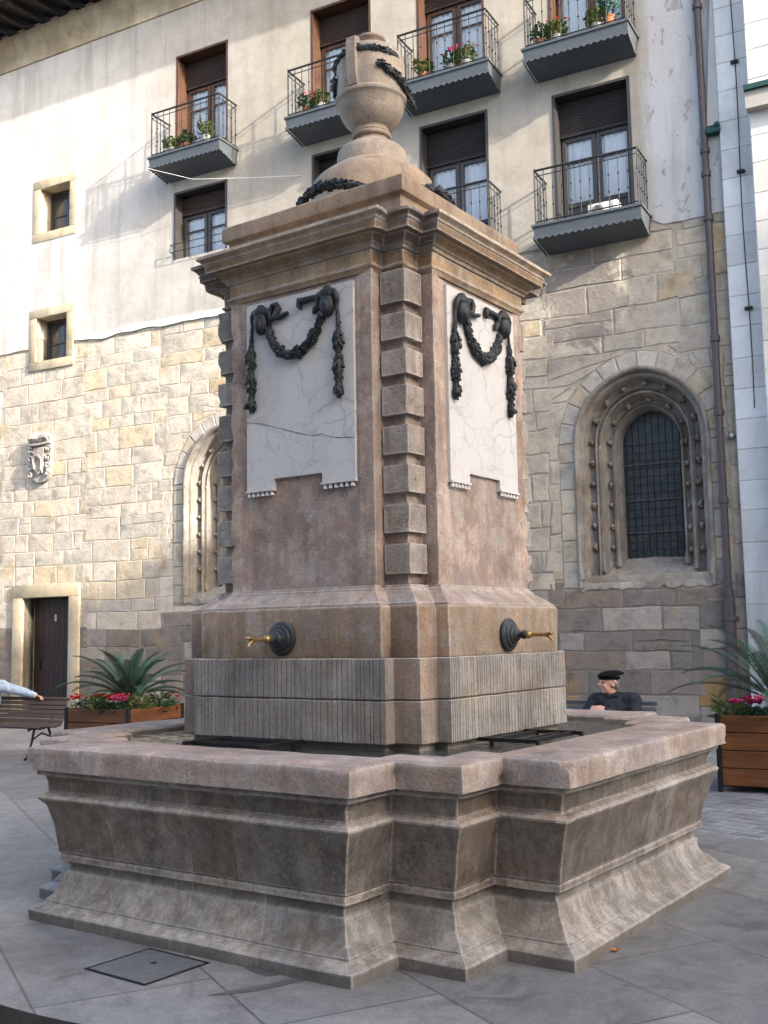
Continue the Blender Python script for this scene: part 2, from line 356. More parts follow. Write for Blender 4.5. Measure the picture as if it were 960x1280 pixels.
class MB:
    """collects geometry for ONE mesh object; faces may carry a tint"""
    def __init__(s): s.v = []; s.f = []; s.t = []; s.mi = []
    def add(s, vs, fs, tint=(1, 1, 1), mi=0):
        k = len(s.v); s.v += [tuple(x) for x in vs]
        for f in fs: s.f.append(tuple(i+k for i in f)); s.t.append(tint); s.mi.append(mi)
    def box(s, a, b, tint=(1, 1, 1), mi=0, bev=0.0):
        x0, y0, z0 = (min(a[i], b[i]) for i in range(3)); x1, y1, z1 = (max(a[i], b[i]) for i in range(3))
        if bev <= 0:
            vs = [(x0, y0, z0), (x1, y0, z0), (x1, y1, z0), (x0, y1, z0), (x0, y0, z1), (x1, y0, z1), (x1, y1, z1), (x0, y1, z1)]
            s.add(vs, [(0, 3, 2, 1), (4, 5, 6, 7), (0, 1, 5, 4), (1, 2, 6, 5), (2, 3, 7, 6), (3, 0, 4, 7)], tint, mi)
        else:
            bm = bmesh.new(); bmesh.ops.create_cube(bm, size=1)
            for v in bm.verts: v.co = ((x0+x1)/2+v.co.x*(x1-x0), (y0+y1)/2+v.co.y*(y1-y0), (z0+z1)/2+v.co.z*(z1-z0))
            bmesh.ops.bevel(bm, geom=list(bm.edges), offset=bev, segments=2, affect='EDGES', profile=.5)
            s.bm(bm, tint, mi)
    def bm(s, bm, tint=(1, 1, 1), mi=0, mat=None):
        bm.verts.index_update()
        vs = [(mat @ v.co if mat else v.co.copy()) for v in bm.verts]
        s.add(vs, [[v.index for v in f.verts] for f in bm.faces], tint, mi); bm.free()
    def tube(s, pts, rad, seg=8, tint=(1, 1, 1), mi=0, caps=True):
        pts = [Vector(p) for p in pts]; rad = rad if isinstance(rad, (list, tuple)) else [rad]*len(pts)
        vs = []; fs = []; prev = None
        for i, p in enumerate(pts):
            d = (pts[min(i+1, len(pts)-1)]-pts[max(i-1, 0)]).normalized()
            if prev is None:
                a = Vector((0, 0, 1)) if abs(d.z) < .9 else Vector((1, 0, 0)); u = d.cross(a).normalized()
            else: u = (prev - d*prev.dot(d)).normalized()
            prev = u; v = d.cross(u)
            for k in range(seg):
                an = 2*math.pi*k/seg; vs.append(p + (u*math.cos(an)+v*math.sin(an))*rad[i])
        for i in range(len(pts)-1):
            for k in range(seg):
                k2 = (k+1) % seg; fs.append((i*seg+k, i*seg+k2, (i+1)*seg+k2, (i+1)*seg+k))
        if caps: fs.append(tuple(reversed(range(seg)))); fs.append(tuple(range((len(pts)-1)*seg, len(pts)*seg)))
        s.add(vs, fs, tint, mi)
    def lathe(s, prof, seg=24, center=(0, 0, 0), axis='z', tint=(1, 1, 1), mi=0, jitter=0):
        vs = []; fs = []; n = len(prof); cx, cy, cz = center
        for r, z in prof:
            for k in range(seg):
                a = 2*math.pi*k/seg; q = r*(1+(rnd.uniform(-jitter, jitter) if jitter else 0))
                p = (q*math.cos(a), q*math.sin(a), z)
                if axis == 'y': p = (p[0], -p[2], p[1])
                if axis == 'x': p = (p[2], p[0], p[1])
                vs.append((p[0]+cx, p[1]+cy, p[2]+cz))
        for i in range(n-1):
            for k in range(seg):
                k2 = (k+1) % seg; fs.append((i*seg+k, i*seg+k2, (i+1)*seg+k2, (i+1)*seg+k))
        if prof[0][0] > 1e-4: fs.append(tuple(reversed(range(seg))))
        if prof[-1][0] > 1e-4: fs.append(tuple(range((n-1)*seg, n*seg)))
        s.add(vs, fs, tint, mi)
    def ico(s, c, r, sub=1, rot=None, tint=(1, 1, 1), mi=0, jit=0):
        bm = bmesh.new(); bmesh.ops.create_icosphere(bm, subdivisions=sub, radius=1)
        r = r if isinstance(r, (tuple, list)) else (r, r, r)
        for v in bm.verts:
            q = Vector((v.co.x*r[0], v.co.y*r[1], v.co.z*r[2]))*(1+(rnd.uniform(-jit, jit) if jit else 0))
            if rot: q = rot @ q
            v.co = q + Vector(c)
        s.bm(bm, tint, mi)
    def quad(s, a, b, c, d, tint=(1, 1, 1), mi=0): s.add([a, b, c, d], [(0, 1, 2, 3)], tint, mi)
    def prism(s, poly, y0, y1, tint=(1, 1, 1), mi=0):
        """polygon in (x, z), extruded along y"""
        n = len(poly); vs = [(x, y0, z) for x, z in poly]+[(x, y1, z) for x, z in poly]
        tri = tessellate_polygon([[Vector((x, z, 0)) for x, z in poly]])
        fs = [tuple(t) for t in tri]+[tuple(i+n for i in reversed(t)) for t in tri]+[(i, (i+1) % n, (i+1) % n+n, i+n) for i in range(n)]
        s.add(vs, fs, tint, mi)
    def build(s, name, mats, parent=None, smooth=None, recalc=True):
        me = bpy.data.meshes.new(name); me.from_pydata(s.v, [], s.f)
        for m in (mats if isinstance(mats, (list, tuple)) else [mats]): me.materials.append(m)
        for p, i in zip(me.polygons, s.mi): p.material_index = i
        if any(t != (1, 1, 1) for t in s.t):
            a = me.color_attributes.new('tint', 'FLOAT_COLOR', 'CORNER'); buf = []
            for p, t in zip(me.polygons, s.t): buf += [*t[:3], 1.0]*p.loop_total
            a.data.foreach_set('color', buf)
        else:
            a = me.color_attributes.new('tint', 'FLOAT_COLOR', 'CORNER'); a.data.foreach_set('color', [1.0]*(4*len(me.loops)))
        if recalc:
            bm = bmesh.new(); bm.from_mesh(me); bmesh.ops.recalc_face_normals(bm, faces=bm.faces); bm.to_mesh(me); bm.free()
        if smooth is not None:
            me.polygons.foreach_set('use_smooth', [True]*len(me.polygons)); me.set_sharp_from_angle(angle=R_(smooth))
        me.update(); return mkobj(name, me, parent)

def merge_close(o, d=1e-4):
    bm = bmesh.new(); bm.from_mesh(o.data); bmesh.ops.remove_doubles(bm, verts=bm.verts, dist=d); bm.to_mesh(o.data); bm.free()

# ------------------------------------------------------------------ wall sheet with holes (local frame: x = s, y = into the wall, z)
def sheet(name, outline, holes, y0, y1, mat, parent):
    cu = bpy.data.curves.new('tmp', 'CURVE'); cu.dimensions = '2D'; cu.fill_mode = 'BOTH'; cu.extrude = abs(y1-y0)/2
    for poly in [outline]+holes:
        sp = cu.splines.new('POLY'); sp.points.add(len(poly)-1); sp.use_cyclic_u = True
        for p, (x, z) in zip(sp.points, poly): p.co = (x, z, 0, 1)
    co = bpy.data.objects.new('tmp', cu); COL.objects.link(co)
    dg = bpy.context.evaluated_depsgraph_get(); me = bpy.data.meshes.new_from_object(co.evaluated_get(dg))
    bpy.data.objects.remove(co); bpy.data.curves.remove(cu)
    me.transform(Matrix(((1, 0, 0, 0), (0, 0, 1, (y0+y1)/2), (0, 1, 0, 0), (0, 0, 0, 1)))); me.materials.clear(); me.materials.append(mat); me.name = name
    bm = bmesh.new(); bm.from_mesh(me); bmesh.ops.remove_doubles(bm, verts=bm.verts, dist=1e-5); bmesh.ops.recalc_face_normals(bm, faces=bm.faces); bm.to_mesh(me); bm.free()
    return mkobj(name, me, parent)
def rect(x0, x1, z0, z1): return [(x0, z0), (x1, z0), (x1, z1), (x0, z1)]

def arch_path(cx, a, z0, zs, k=.07, n=14):
    """open path: left jamb up, pointed arch, right jamb down; half width a"""
    rr = a+k; pts = [(cx-a, z0)]; m = 6
    for i in range(1, m): pts.append((cx-a, z0+(zs-z0)*i/m))
    top = math.acos(k/rr)
    for i in range(n+1): th = math.pi-top*i/n; pts.append((cx+k+rr*math.cos(th), zs+rr*math.sin(th)))
    for i in range(n-1, -1, -1): th = math.pi-top*i/n; pts.append((2*cx-(cx+k+rr*math.cos(th)), zs+rr*math.sin(th)))
    for i in range(m-1, -1, -1): pts.append((cx+a, z0+(zs-z0)*i/m))
    return pts

def clip(poly, a, b, keep_left):
    out = []
    side = lambda p: ((b[0]-a[0])*(p[1]-a[1])-(b[1]-a[1])*(p[0]-a[0]))*(1 if keep_left else -1)
    for i, p in enumerate(poly):
        q = poly[(i+1) % len(poly)]; sp, sq = side(p), side(q)
        if sp >= 0: out.append(p)
        if sp*sq < 0:
            t = sp/(sp-sq); out.append((p[0]+(q[0]-p[0])*t, p[1]+(q[1]-p[1])*t))
    return out
def area(p): return .5*abs(sum(p[i][0]*p[(i+1) % len(p)][1]-p[(i+1) % len(p)][0]*p[i][1] for i in range(len(p))))
def subtract(poly, hole):
    """poly minus a convex counter-clockwise hole -> list of convex pieces"""
    res = []; rem = poly
    for i in range(len(hole)):
        a, b = hole[i], hole[(i+1) % len(hole)]
        outp = clip(rem, a, b, False)
        if len(outp) > 2 and area(outp) > .012: res.append(outp)
        rem = clip(rem, a, b, True)
        if len(rem) < 3: break
    return res

def stone_face(mb, poly, yb, prot, tint, gap=.008, rough=.006, dens=.09):
    """one wall stone: convex polygon in (s, z), slightly uneven outline, pillowed front standing proud of the mortar"""
    cx = sum(p[0] for p in poly)/len(poly); cz = sum(p[1] for p in poly)/len(poly)
    pts = []
    n = len(poly)
    for i in range(n):
        a, b = Vector((*poly[i], 0)), Vector((*poly[(i+1) % n], 0)); L = (b-a).length; m = max(1, int(L/dens))
        for k in range(m): pts.append(a+(b-a)*(k/m))
    o = []; inn = []
    for p in pts:
        d = Vector((p.x-cx, p.y-cz, 0)); L = max(d.length, .01); d /= L
        g = gap+rnd.uniform(0, rough); q = p-d*min(g*1.25, L*.5)
        o.append((q.x, yb, q.y)); h = min(.016, L*.3); q2 = q-d*h
        inn.append((q2.x, yb-prot-rnd.uniform(-.0025, .0025), q2.y))
    m = len(o); vs = o+inn+[(cx, yb-prot-rnd.uniform(-.001, .002), cz)]
    fs = [(i, (i+1) % m, (i+1) % m+m, i+m) for i in range(m)]+[(i+m, (i+1) % m+m, 2*m) for i in range(m)]
    mb.add(vs, fs, tint)

# ================================================================== GROUND
def gz(x, y):  # the square falls a little towards the viewer
    return -.0015-.125*max(0., min(1., (1.2-y)/4.0))*max(0., min(1., (1.5-x)/1.2))
def grid_sheet(name, xs, ys, f, mat, **k):
    mb = MB(); vs = [(x, y, f(x, y)) for y in ys for x in xs]; nx = len(xs)
    mb.add(vs, [(j*nx+i, j*nx+i+1, (j+1)*nx+i+1, (j+1)*nx+i) for j in range(len(ys)-1) for i in range(nx-1)])
    o = mb.build(name, mat, smooth=40, recalc=False); tag(o, kind='structure', **k); return o
xs = [-600, -200, -60]+[-30+2*i for i in range(31)]+[60, 200, 600]
ys = [-600, -200, -60]+[-30+1*i for i in range(61)]+[60, 200, 600]
grid_sheet('ground', xs, ys, gz, slate)
# setts sheet on the right behind the round paving
mb = MB(); P = [W(-.9, 9.9), W(14, 9.9), W(14, .15), W(-4.0, .15), W(-4.0, 6.5), W(-.9, 8.3)]
mb.add([(p.x, p.y, gz(p.x, p.y)+.0008) for p in P], [tuple(range(6))]); tag(mb.build('sett_paving', setts, recalc=False), kind='structure')
# raised round platform
mb = MB(); NSEG = 96; RP = 2.9
top = [(RP*math.cos(2*math.pi*i/NSEG), RP*math.sin(2*math.pi*i/NSEG)) for i in range(NSEG)]
def ringv(r, z): return [(x*r/RP, y*r/RP, z if z is not None else -.2) for x, y in top]
vs = ringv(RP, 0.)+ringv(RP, -.02)+ringv(RP, -.2); fs = [tuple(range(NSEG))]
mi = [0]
for i in range(NSEG):
    j = (i+1) % NSEG; fs += [(i, i+NSEG, j+NSEG, j), (i+NSEG, i+2*NSEG, j+2*NSEG, j+NSEG)]
mb.add(vs, fs); mb.mi = [0]+sum(([k_, k_] for k_ in [1 if gz(*top[i]) < -.02 else 0 for i in range(NSEG)]), [])
tag(mb.build('platform', [slate, kerb_mt]), kind='structure')

rnd.seed(3); mb = MB()
for pts_ in ([(.52, -1.93), (.60, -1.86), (.66, -1.93), (.74, -1.92), (.71, -1.98), (.60, -1.96)], [(.83, -1.93), (.90, -1.92), (.86, -2.05), (.80, -2.17), (.72, -2.28), (.66, -2.33), (.70, -2.22), (.78, -2.08)]):
    c_ = Vector((sum(p[0] for p in pts_)/len(pts_), sum(p[1] for p in pts_)/len(pts_), .003)); mb.add([(p[0], p[1], .003) for p in pts_], [tuple(range(len(pts_)))])
tag(mb.build('damp_paving', simple('damp_slate', (.125, .123, .122), .35, 0, .5, .3, 12, .1), recalc=False), kind='structure')
# manhole cover in the platform
cv = thing('manhole_cover', 'square slate manhole cover with one lifting hole set in the paving before the basin', 'manhole cover', (.1, -2.17, 0), R_(-2))
mb = MB(); mb.box((-.205, -.19, .001), (.205, .19, .006), bev=.002); mb.build('cover_plate', cover_mt, cv)
mb = MB()
for a, b in (((-.222, -.207), (.222, -.195)), ((-.222, .195), (.222, .207)), ((-.222, -.195), (-.210, .195)), ((.210, -.195), (.222, .195))): mb.box((*a, .001), (*b, .005))
mb.build('rim_frame', iron, cv)
mb = MB(); mb.lathe([(0, .0075), (.016, .0075), (.018, .006)], 10, (-.0, .04, 0)); mb.build('lifting_hole', iron, cv)
# fallen leaf
mb = MB(); L = [(-.03, 0, .004), (-.012, .018, .016), (.014, .016, .012), (.034, .0, .022), (.012, -.017, .009), (-.014, -.015, .013), (0, 0, .004)]
mb.add(L, [(0, 1, 6), (1, 2, 6), (2, 3, 6), (3, 4, 6), (4, 5, 6), (5, 0, 6)]); lf = mb.build('fallen_leaf', dry_leaf); lf.location = (1.945, -.757, .001); lf.rotation_euler = (0, 0, .6)
tag(lf, 'dry ochre leaf fallen on the paving beside the foot of the basin', 'leaf')

# ================================================================== OLD BUILDING (local frame on the wall)
def local(o): return o
bld = thing('church_house', 'long old building with sandstone lower wall, plastered upper floors and pointed windows behind the fountain', 'building', P0, AZ)
ZB = 8.3
GX, GX2 = -1.06, -9.46
GZ0, GZS = 2.5, 4.76
# openings: (x0, x1, z0, z1)
small = [(-14.86, -13.92, 11.0, 12.08), (-14.9, -13.95, 7.95, 8.98)]
door_o = (-15.14, -13.72, 0.0, 2.55)
up_w = [(c-.65, c+.65, 11.70, 14.15) for c in (-10.13, -6.67, -4.28, -1.66)]
lo_w = [(-10.82, -9.5, 9.62, 11.06), (-7.32, -6.02, 9.62, 11.08), (-4.92, -3.62, 8.62, 11.06), (-2.3, -1.0, 8.56, 10.98)]
arch_hole = lambda cx: arch_path(cx, 1.1, GZ0, GZS)
# plaster
rnd.seed(11)
bot = []
x = -26.0
while x < 1.0:
    zb = ZB + .05*noise.noise((x*.8, 3, 0)) + .03*noise.noise((x*4, 9, 0)) - (.02 if x < -5 else 0)
    if -2.7 < x < -.5: zb = 8.40
    if -14.9 < x < -13.95: pass
    else: bot.append((x, zb))
    if x < -14.9 <= x+.17: bot += [(-14.9, zb), (-14.9, 8.98), (-13.95, 8.98), (-13.95, zb)]
    x += .17
outline = bot+[(1.0, 8.2), (1.0, 16.05), (-26, 16.05)]
sheet('plaster_wall', outline, [rect(*small[0])]+[rect(*r) for r in up_w+lo_w]+[rect(-14.9, -13.95, 8.30, 8.98)] if False else outline and [rect(*small[0])]+[rect(*r) for r in up_w+lo_w], -.035, -.001, plaster, bld)
stone_out = [(-26, -.3), (1.0, -.3), (1.0, 8.55), (-13.95, 8.55), (-13.95, 7.95), (-14.9, 7.95), (-14.9, 8.55), (-26, 8.55)]
sheet('mortar_wall', stone_out, [rect(-15.14, -13.72, -.25, 2.55)]+[arch_hole(GX), arch_hole(GX2)], 0, .3, mortar, bld)
mb = MB()
def band(xa, xb, w_):
    n = int((xb-xa)/.12); up_ = []; lo_ = []
    for i in range(n+1):
        x = xa+(xb-xa)*i/n; zc = 8.30+.05*noise.noise((x*.8, 3, 0)); t = min(1, min(i, n-i)/4)
        up_.append((x, zc+.02+w_*.55*t+.03*noise.noise((x*3, 1, 1)))); lo_.append((x, zc-.03-w_*.5*t+.05*noise.noise((x*2.3, 5, 1))))
    for i in range(n): mb.prism([lo_[i], lo_[i+1], up_[i+1], up_[i]], -.048, -.03)
band(-13.6, -8.2, .09)
mb.build('lime_mortar_band', simple('white_lime_mortar', (.66, .645, .61), .9, 0, .1, .1, 3, .4), bld, recalc=False)
# rubble blocks
rnd.seed(5)
def pal(s, z):
    r = rnd.random()
    lim = 2.45 if s > -5 else 1.9+.9*noise.noise((s*.7, z*1.3, 4.0))
    if z < lim:
        base = rnd.choice([(.20, .178, .155), (.25, .215, .185), (.19, .17, .15), (.23, .19, .155), (.28, .255, .23), (.33, .30, .26)])
        if z < .9 and r < .25 and s > -2.5: base = (.30, .19, .09)
    else:
        if r < (.16 if z > 5.6 else .06): base = rnd.choice([(.54, .43, .27), (.56, .46, .31), (.52, .41, .26)])
        elif r < .55: base = rnd.choice([(.54, .48, .395), (.57, .51, .42), (.55, .48, .385)])
        elif r < .85: base = rnd.choice([(.51, .47, .40), (.53, .485, .415), (.485, .44, .375)])
        else: base = rnd.choice([(.45, .42, .375), (.42, .39, .345)])
        base = tuple(q*.6+m_*.4 for q, m_ in zip(base, (.525, .475, .395)))
        if s > -5: base = (base[0]*.88, base[1]*.86, base[2]*.84)
    k = rnd.uniform(.92, 1.08); return tuple(c*k for c in base)
bs = MB()
def coarse(cx, m=.30):
    a = 1.1+m; p = arch_path(cx, a, GZ0-.25, GZS, .07, 5); out = []
    for q in p:
        if not out or abs(q[0]-out[-1][0])+abs(q[1]-out[-1][1]) > .05: out.append(q)
    # drop collinear jamb points
    out = [out[0]]+[q for i, q in enumerate(out[1:-1], 1) if not (abs(out[i-1][0]-q[0]) < 1e-6 and abs(out[i+1][0]-q[0]) < 1e-6)]+[out[-1]]
    return list(reversed(out))   # clockwise path reversed -> counter-clockwise
holes = [coarse(GX), coarse(GX2), rect(-15.40, -13.46, -.2, 2.81), rect(-15.08, -13.77, 7.77, 9.16)]
def wander(x, z): return z+.05*noise.noise((x*.45, z*.35, 2.0))+.018*noise.noise((x*1.7, z*.9, 7.0))
SECT = [-19.0, -15.9, -13.3, -11.1, -7.9, -4.6, -2.55, -.2, .98]
for si in range(len(SECT)-1):
    sa, sb = SECT[si], SECT[si+1]; z = -.1+rnd.uniform(-.1, 0)
    big = 1.25 if sa > -5 else 1.0
    while z < 8.6:
        h = rnd.choice((rnd.uniform(.25, .33), rnd.uniform(.32, .44), rnd.uniform(.36, .50)))*(1.08 if sa > -5 else 1)
        if z < 2.45 < z+h+.12: h = max(.18, 2.45-z) if 2.45-z > .15 else h
        x = sa+(rnd.uniform(-.22, .0) if si else 0)
        xend = sb+(rnd.uniform(-.2, .18) if si < len(SECT)-2 else 0)
        while x < xend-.02:
            wd = rnd.choice((rnd.uniform(.36, .6), rnd.uniform(.5, .85), rnd.uniform(.6, 1.15)))*big; x1 = x+wd
            if xend-x1 < .22: x1 = xend
            j = lambda: rnd.uniform(-.016, .016)
            n = max(2, int((x1-x)/.3)); lo = [(x+(x1-x)*i/n, wander(x+(x1-x)*i/n, z)) for i in range(n+1)]; hi = [(q[0], wander(q[0], z+h)) for q in lo]
            quads = [[lo[0], lo[-1], (hi[-1][0]+j(), hi[-1][1]+j()*.4), (hi[0][0]+j(), hi[0][1]+j()*.4)]]
            if rnd.random() < .05 and h > .3:
                f = rnd.uniform(.35, .65); A, B, C_, D_ = quads[0]; m0 = (A[0]+(D_[0]-A[0])*f, A[1]+(D_[1]-A[1])*f); m1 = (B[0]+(C_[0]-B[0])*f, B[1]+(C_[1]-B[1])*f)
                quads = [[A, B, m1, m0], [m0, m1, C_, D_]]
            polys = quads
            for hl in holes:
                nx = []
                for p in polys:
                    ins = p
                    for i in range(len(hl)):
                        ins = clip(ins, hl[i], hl[(i+1) % len(hl)], True)
                        if len(ins) < 3: break
                    nx += subtract(p, hl) if len(ins) > 2 and area(ins) > 1e-5 else [p]
                polys = nx
            tint = pal((x+x1)/2, z+h/2)
            for p in polys:
                if min(q[1] for q in p) < 8.45 and area(p) > .01: stone_face(bs, p, 0.0, rnd.uniform(.006, .020) if x > -5 else rnd.uniform(.003, .010), tint, gap=rnd.choice((.003, .006, .010) if x > -5 else (.001, .002, .005)), rough=.014 if x > -5 else .009, dens=.07)
            x = x1
        z += h
bs.build('sandstone_masonry', blocks_mt, bld, smooth=18, recalc=True)
# voussoirs and jamb stones round the pointed windows
def voussoirs(cx):
    mb = MB(); a0, a1 = 1.105, 1.40; k = .07; zs = GZS
    n = 6
    for sgn in (-1, 1):
        for i in range(n):
            t0, t1 = i/n, (i+1)/n; quad = []
            for a, t in ((a0, t0), (a1, t0), (a1, t1), (a0, t1)):
                rr = a+k; top = math.acos(k/rr); th = math.pi-top*t; x_ = k+rr*math.cos(th); quad.append((cx+sgn*(-x_ if sgn > 0 else x_)*1.0 if sgn > 0 else cx+x_, zs+rr*math.sin(th)))
            kk = rnd.uniform(.9, 1.1); t_ = tuple(c*kk for c in rnd.choice([(.44, .405, .355), (.46, .42, .36), (.42, .385, .335), (.46, .395, .30)]))
            stone_face(mb, quad, -.002, rnd.uniform(.012, .026), t_, gap=.005)
        z = GZ0-.2
        while z < zs-.05:
            h = min(rnd.uniform(.3, .5), zs-z); x0, x1 = cx+sgn*a0, cx+sgn*a1
            kk = rnd.uniform(.9, 1.1); t_ = tuple(c*kk for c in rnd.choice([(.43, .395, .335), (.45, .395, .31), (.40, .37, .32)]))
            stone_face(mb, [(x0, z), (x1, z), (x1, z+h), (x0, z+h)], -.002, rnd.uniform(.010, .022), t_, gap=.005); z += h
    return mb
for cx in (GX, GX2): voussoirs(cx).build('arch_stones', blocks_mt, bld, smooth=18)

# pointed windows: recessed orders with shafts, bosses, leaded light and iron bars
def gothic(cx):
    g = bpy.data.objects.new('pointed_window', None); COL.objects.link(g); g.parent = bld
    # profile (half width a, depth y, start z)
    prof = [(1.13, -.002), (1.13, -.05), (1.105, -.075), (1.075, -.07), (1.05, -.035), (1.045, .01), (1.03, .03), (1.0, .03), (.97, .05), (.955, .11), (.93, .15), (.885, .175), (.84, .17), (.815, .145), (.805, .16),
            (.80, .20), (.80, .235), (.775, .21), (.745, .205), (.725, .235), (.72, .29), (.69, .345), (.65, .365), (.615, .36), (.60, .345), (.595, .39), (.575, .375), (.555, .395), (.545, .45), (.525, .50), (.51, .56), (.51, .66)]
    mb = MB(); paths = []
    prof = [(a, y*1.25 if y > 0 else y) for a, y in prof]; prof = [(a, y+(.07 if .82 < a < .96 else .06 if .61 < a < .70 else 0)) for a, y in prof]
    for a, y in prof:
        z0 = GZ0-.20+max(0, y)*.42; paths.append([(x_, y, z_) for x_, z_ in arch_path(cx, a, z0, GZS, .07, 16)])
    m = len(paths[0]); vs = [p for q in paths for p in q]
    fs = [(i*m+k, i*m+k+1, (i+1)*m+k+1, (i+1)*m+k) for i in range(len(paths)-1) for k in range(m-1)]
    mb.add(vs, fs); mb.build('moulded_arch', goth_st, g, smooth=55, recalc=False)
    # bosses in the two hollows
    mb = MB()
    for a, y in ((.885, .235), (.655, .475)):
        p = arch_path(cx, a, GZ0+.25, GZS, .07, 16); tot = 0; nxt = .25
        for i in range(len(p)-1):
            A, B = Vector((*p[i], 0)), Vector((*p[i+1], 0)); L = (B-A).length
            while nxt <= tot+L:
                q = A+(B-A)*((nxt-tot)/L); 
                mb = MB()
                for e in range(5):
                    an = e*1.257; mb.ico((q.x+rnd.uniform(.015, .035)*math.cos(an), y-.005, q.y+rnd.uniform(.015, .035)*math.sin(an)), (.032, .045, .036), 1, jit=.35)
                mb.ico((q.x, y-.05, q.y), .032, 1); mb.build('rosette_boss', goth_st, g, smooth=60); nxt += .36
            tot += L
    # shaft bases and colonnettes
    mb = MB()
    for sgn in (-1, 1):
        for a, y in ((1.075, -.03), (.775, .28), (.575, .49)):
            zb = GZ0+max(0, y)*.45
            mb = MB(); mb.lathe([(.052, zb-.05), (.052, zb+.06), (.034, zb+.09), (.044, zb+.13), (.026, zb+.17), (.026, GZS-.1), (.04, GZS-.06), (.026, GZS-.02)], 12, (cx+sgn*a, y, 0)); mb.build('colonnette', goth_st, g, smooth=50)
    # sloping sill of rough mortar
    mb = MB(); nx, nz = 24, 8; vs = []
    for j in range(nz+1):
        t = j/nz; y = -.015+t*.88; z = GZ0-.12+t*.47
        wv = 1.16-.62*min(1, t*1.0)
        for i in range(nx+1):
            x_ = cx-1.16+2.32*i/nx
            vs.append((x_, y+.02*noise.noise((x_*5, y*5, cx)), z+.035*noise.noise((x_*4, y*6, 1+cx))))
    fs = [(j*(nx+1)+i, j*(nx+1)+i+1, (j+1)*(nx+1)+i+1, (j+1)*(nx+1)+i) for j in range(nz) for i in range(nx)]
    k = len(vs); vs += [(cx-1.16+2.32*i/nx, -.022, GZ0-.22+.07*noise.noise((i*.7, cx, 4))) for i in range(nx+1)]
    fs += [(i, i+1, k+i+1, k+i) for i in range(nx)]
    mb.add(vs, fs); mb.build('sill', sill_st, g, smooth=60)
    # leaded light
    mb = MB(); gy = .80; p = arch_path(cx, .52, 2.78, GZS, .07, 16); n = len(p)
    mb.add([(x_, gy, z_) for x_, z_ in p]+[(cx, gy, 3.8)], [(i, (i+1) % n, n) for i in range(n)])
    mb.build('leaded_pane', leaded, g, recalc=False)
    mb = MB()
    for q in range(-4, 5): 
        x_ = cx+q*.115; h = GZS+(math.sqrt(max(0, (.59)**2-(abs(x_-cx)+.07)**2)))-.02
        mb.box((x_-.005, gy-.016, 2.8), (x_+.005, gy-.004, h))
    zz = 2.95
    while zz < GZS+.1: mb.box((cx-.5, gy-.014, zz-.004), (cx+.5, gy-.003, zz+.004)); zz += .14
    mb.build('lead_cames', iron, g)
    for zz in (3.25, 3.80, 4.42):
        mb = MB(); mb.box((cx-.53, gy-.045, zz-.007), (cx+.53, gy-.030, zz+.007)); mb.build('iron_bar', bar_mt, g)
    mb = MB(); mb.box((cx-.95, .86, 2.3), (cx+.95, .89, 5.9)); mb.build('dark_backing', iron, g)  # dark sheet standing in for the unlit interior
gothic(GX); gothic(GX2)

# door with stone surround
def frame_ring(mb, x0, x1, z0, z1, w_, y0, y1, bottom=True):
    mb.box((x0-w_, y0, z0 if bottom else z0), (x0, y1, z1), bev=.01); mb.box((x1, y0, z0), (x1+w_, y1, z1), bev=.01)
    mb.box((x0-w_, y0, z1+.002), (x1+w_, y1, z1+w_), bev=.01)
    if bottom: mb.box((x0-w_, y0, z0-w_), (x1+w_, y1, z0-.002), bev=.01)
d = bpy.data.objects.new('door', None); COL.objects.link(d); d.parent = bld
mb = MB(); frame_ring(mb, -15.14, -13.72, 0, 2.55, .29, -.075, .36, False); mb.build('door_surround', frame_st, d, smooth=40)
mb = MB()
for i in range(9):
    x0 = -15.12+i*(1.38/9); mb.box((x0+.003, .30, .05), (x0+1.38/9-.003, .34, 2.53), bev=.004)
mb.box((-15.14, .35, 0), (-13.72, .37, 2.55)); mb.build('door_leaf', dark_wood, d)
mb = MB(); mb.box((-14.49, .285, 2.02), (-14.44, .302, 2.17), bev=.003); mb.build('number_plate', simple('ivory_plate', (.5, .45, .36), .5), d)
mb = MB(); mb.box((-15.3, -.25, -.05), (-13.56, .36, .06), bev=.01); mb.build('doorstep', kerb_mt, d)
mb = MB(); mb.box((-14.93, .24, .95), (-14.89, .30, 1.15), bev=.004); mb.tube([(-14.91, .29, 1.0), (-14.91, .22, 1.0), (-14.91, .22, 1.1)], .012, 6); mb.build('handle', iron, d)

# small windows with ochre stone frame
def small_window(r):
    x0, x1, z0, z1 = r; o = bpy.data.objects.new('small_window', None); COL.objects.link(o); o.parent = bld
    mb = MB(); frame_ring(mb, x0, x1, z0, z1, .21, -.05, .36); mb.build('stone_frame', frame_st, o, smooth=40)
    mb = MB(); t = .06; y0, y1 = .30, .36
    mb.box((x0, y0, z0), (x0+t, y1, z1)); mb.box((x1-t, y0, z0), (x1, y1, z1)); mb.box((x0+t, y0, z0), (x1-t, y1, z0+t)); mb.box((x0+t, y0, z1-t), (x1-t, y1, z1))
    xm = x0+(x1-x0)*.62; mb.box((xm-.05, y0, z0+t), (xm+.05, y1, z1-t)); zm = z0+(z1-z0)*.45; mb.box((x0+t, y0+.01, zm-.018), (x1-t, y1-.01, zm+.018))
    mb.build('casement', grey_frame, o)
    mb = MB(); mb.quad((x0+t, .335, z0+t), (x1-t, .335, z0+t), (x1-t, .335, z1-t), (x0+t, .335, z1-t)); mb.build('pane', dark_glass, o, recalc=False)
    mb = MB(); mb.box((x0-.2, .365, z0-.2), (x1+.2, .40, z1+.2)); mb.build('dark_backing', grey_frame, o)  # dark sheet behind the pane, painted as an unlit room
for r in small: small_window(r)

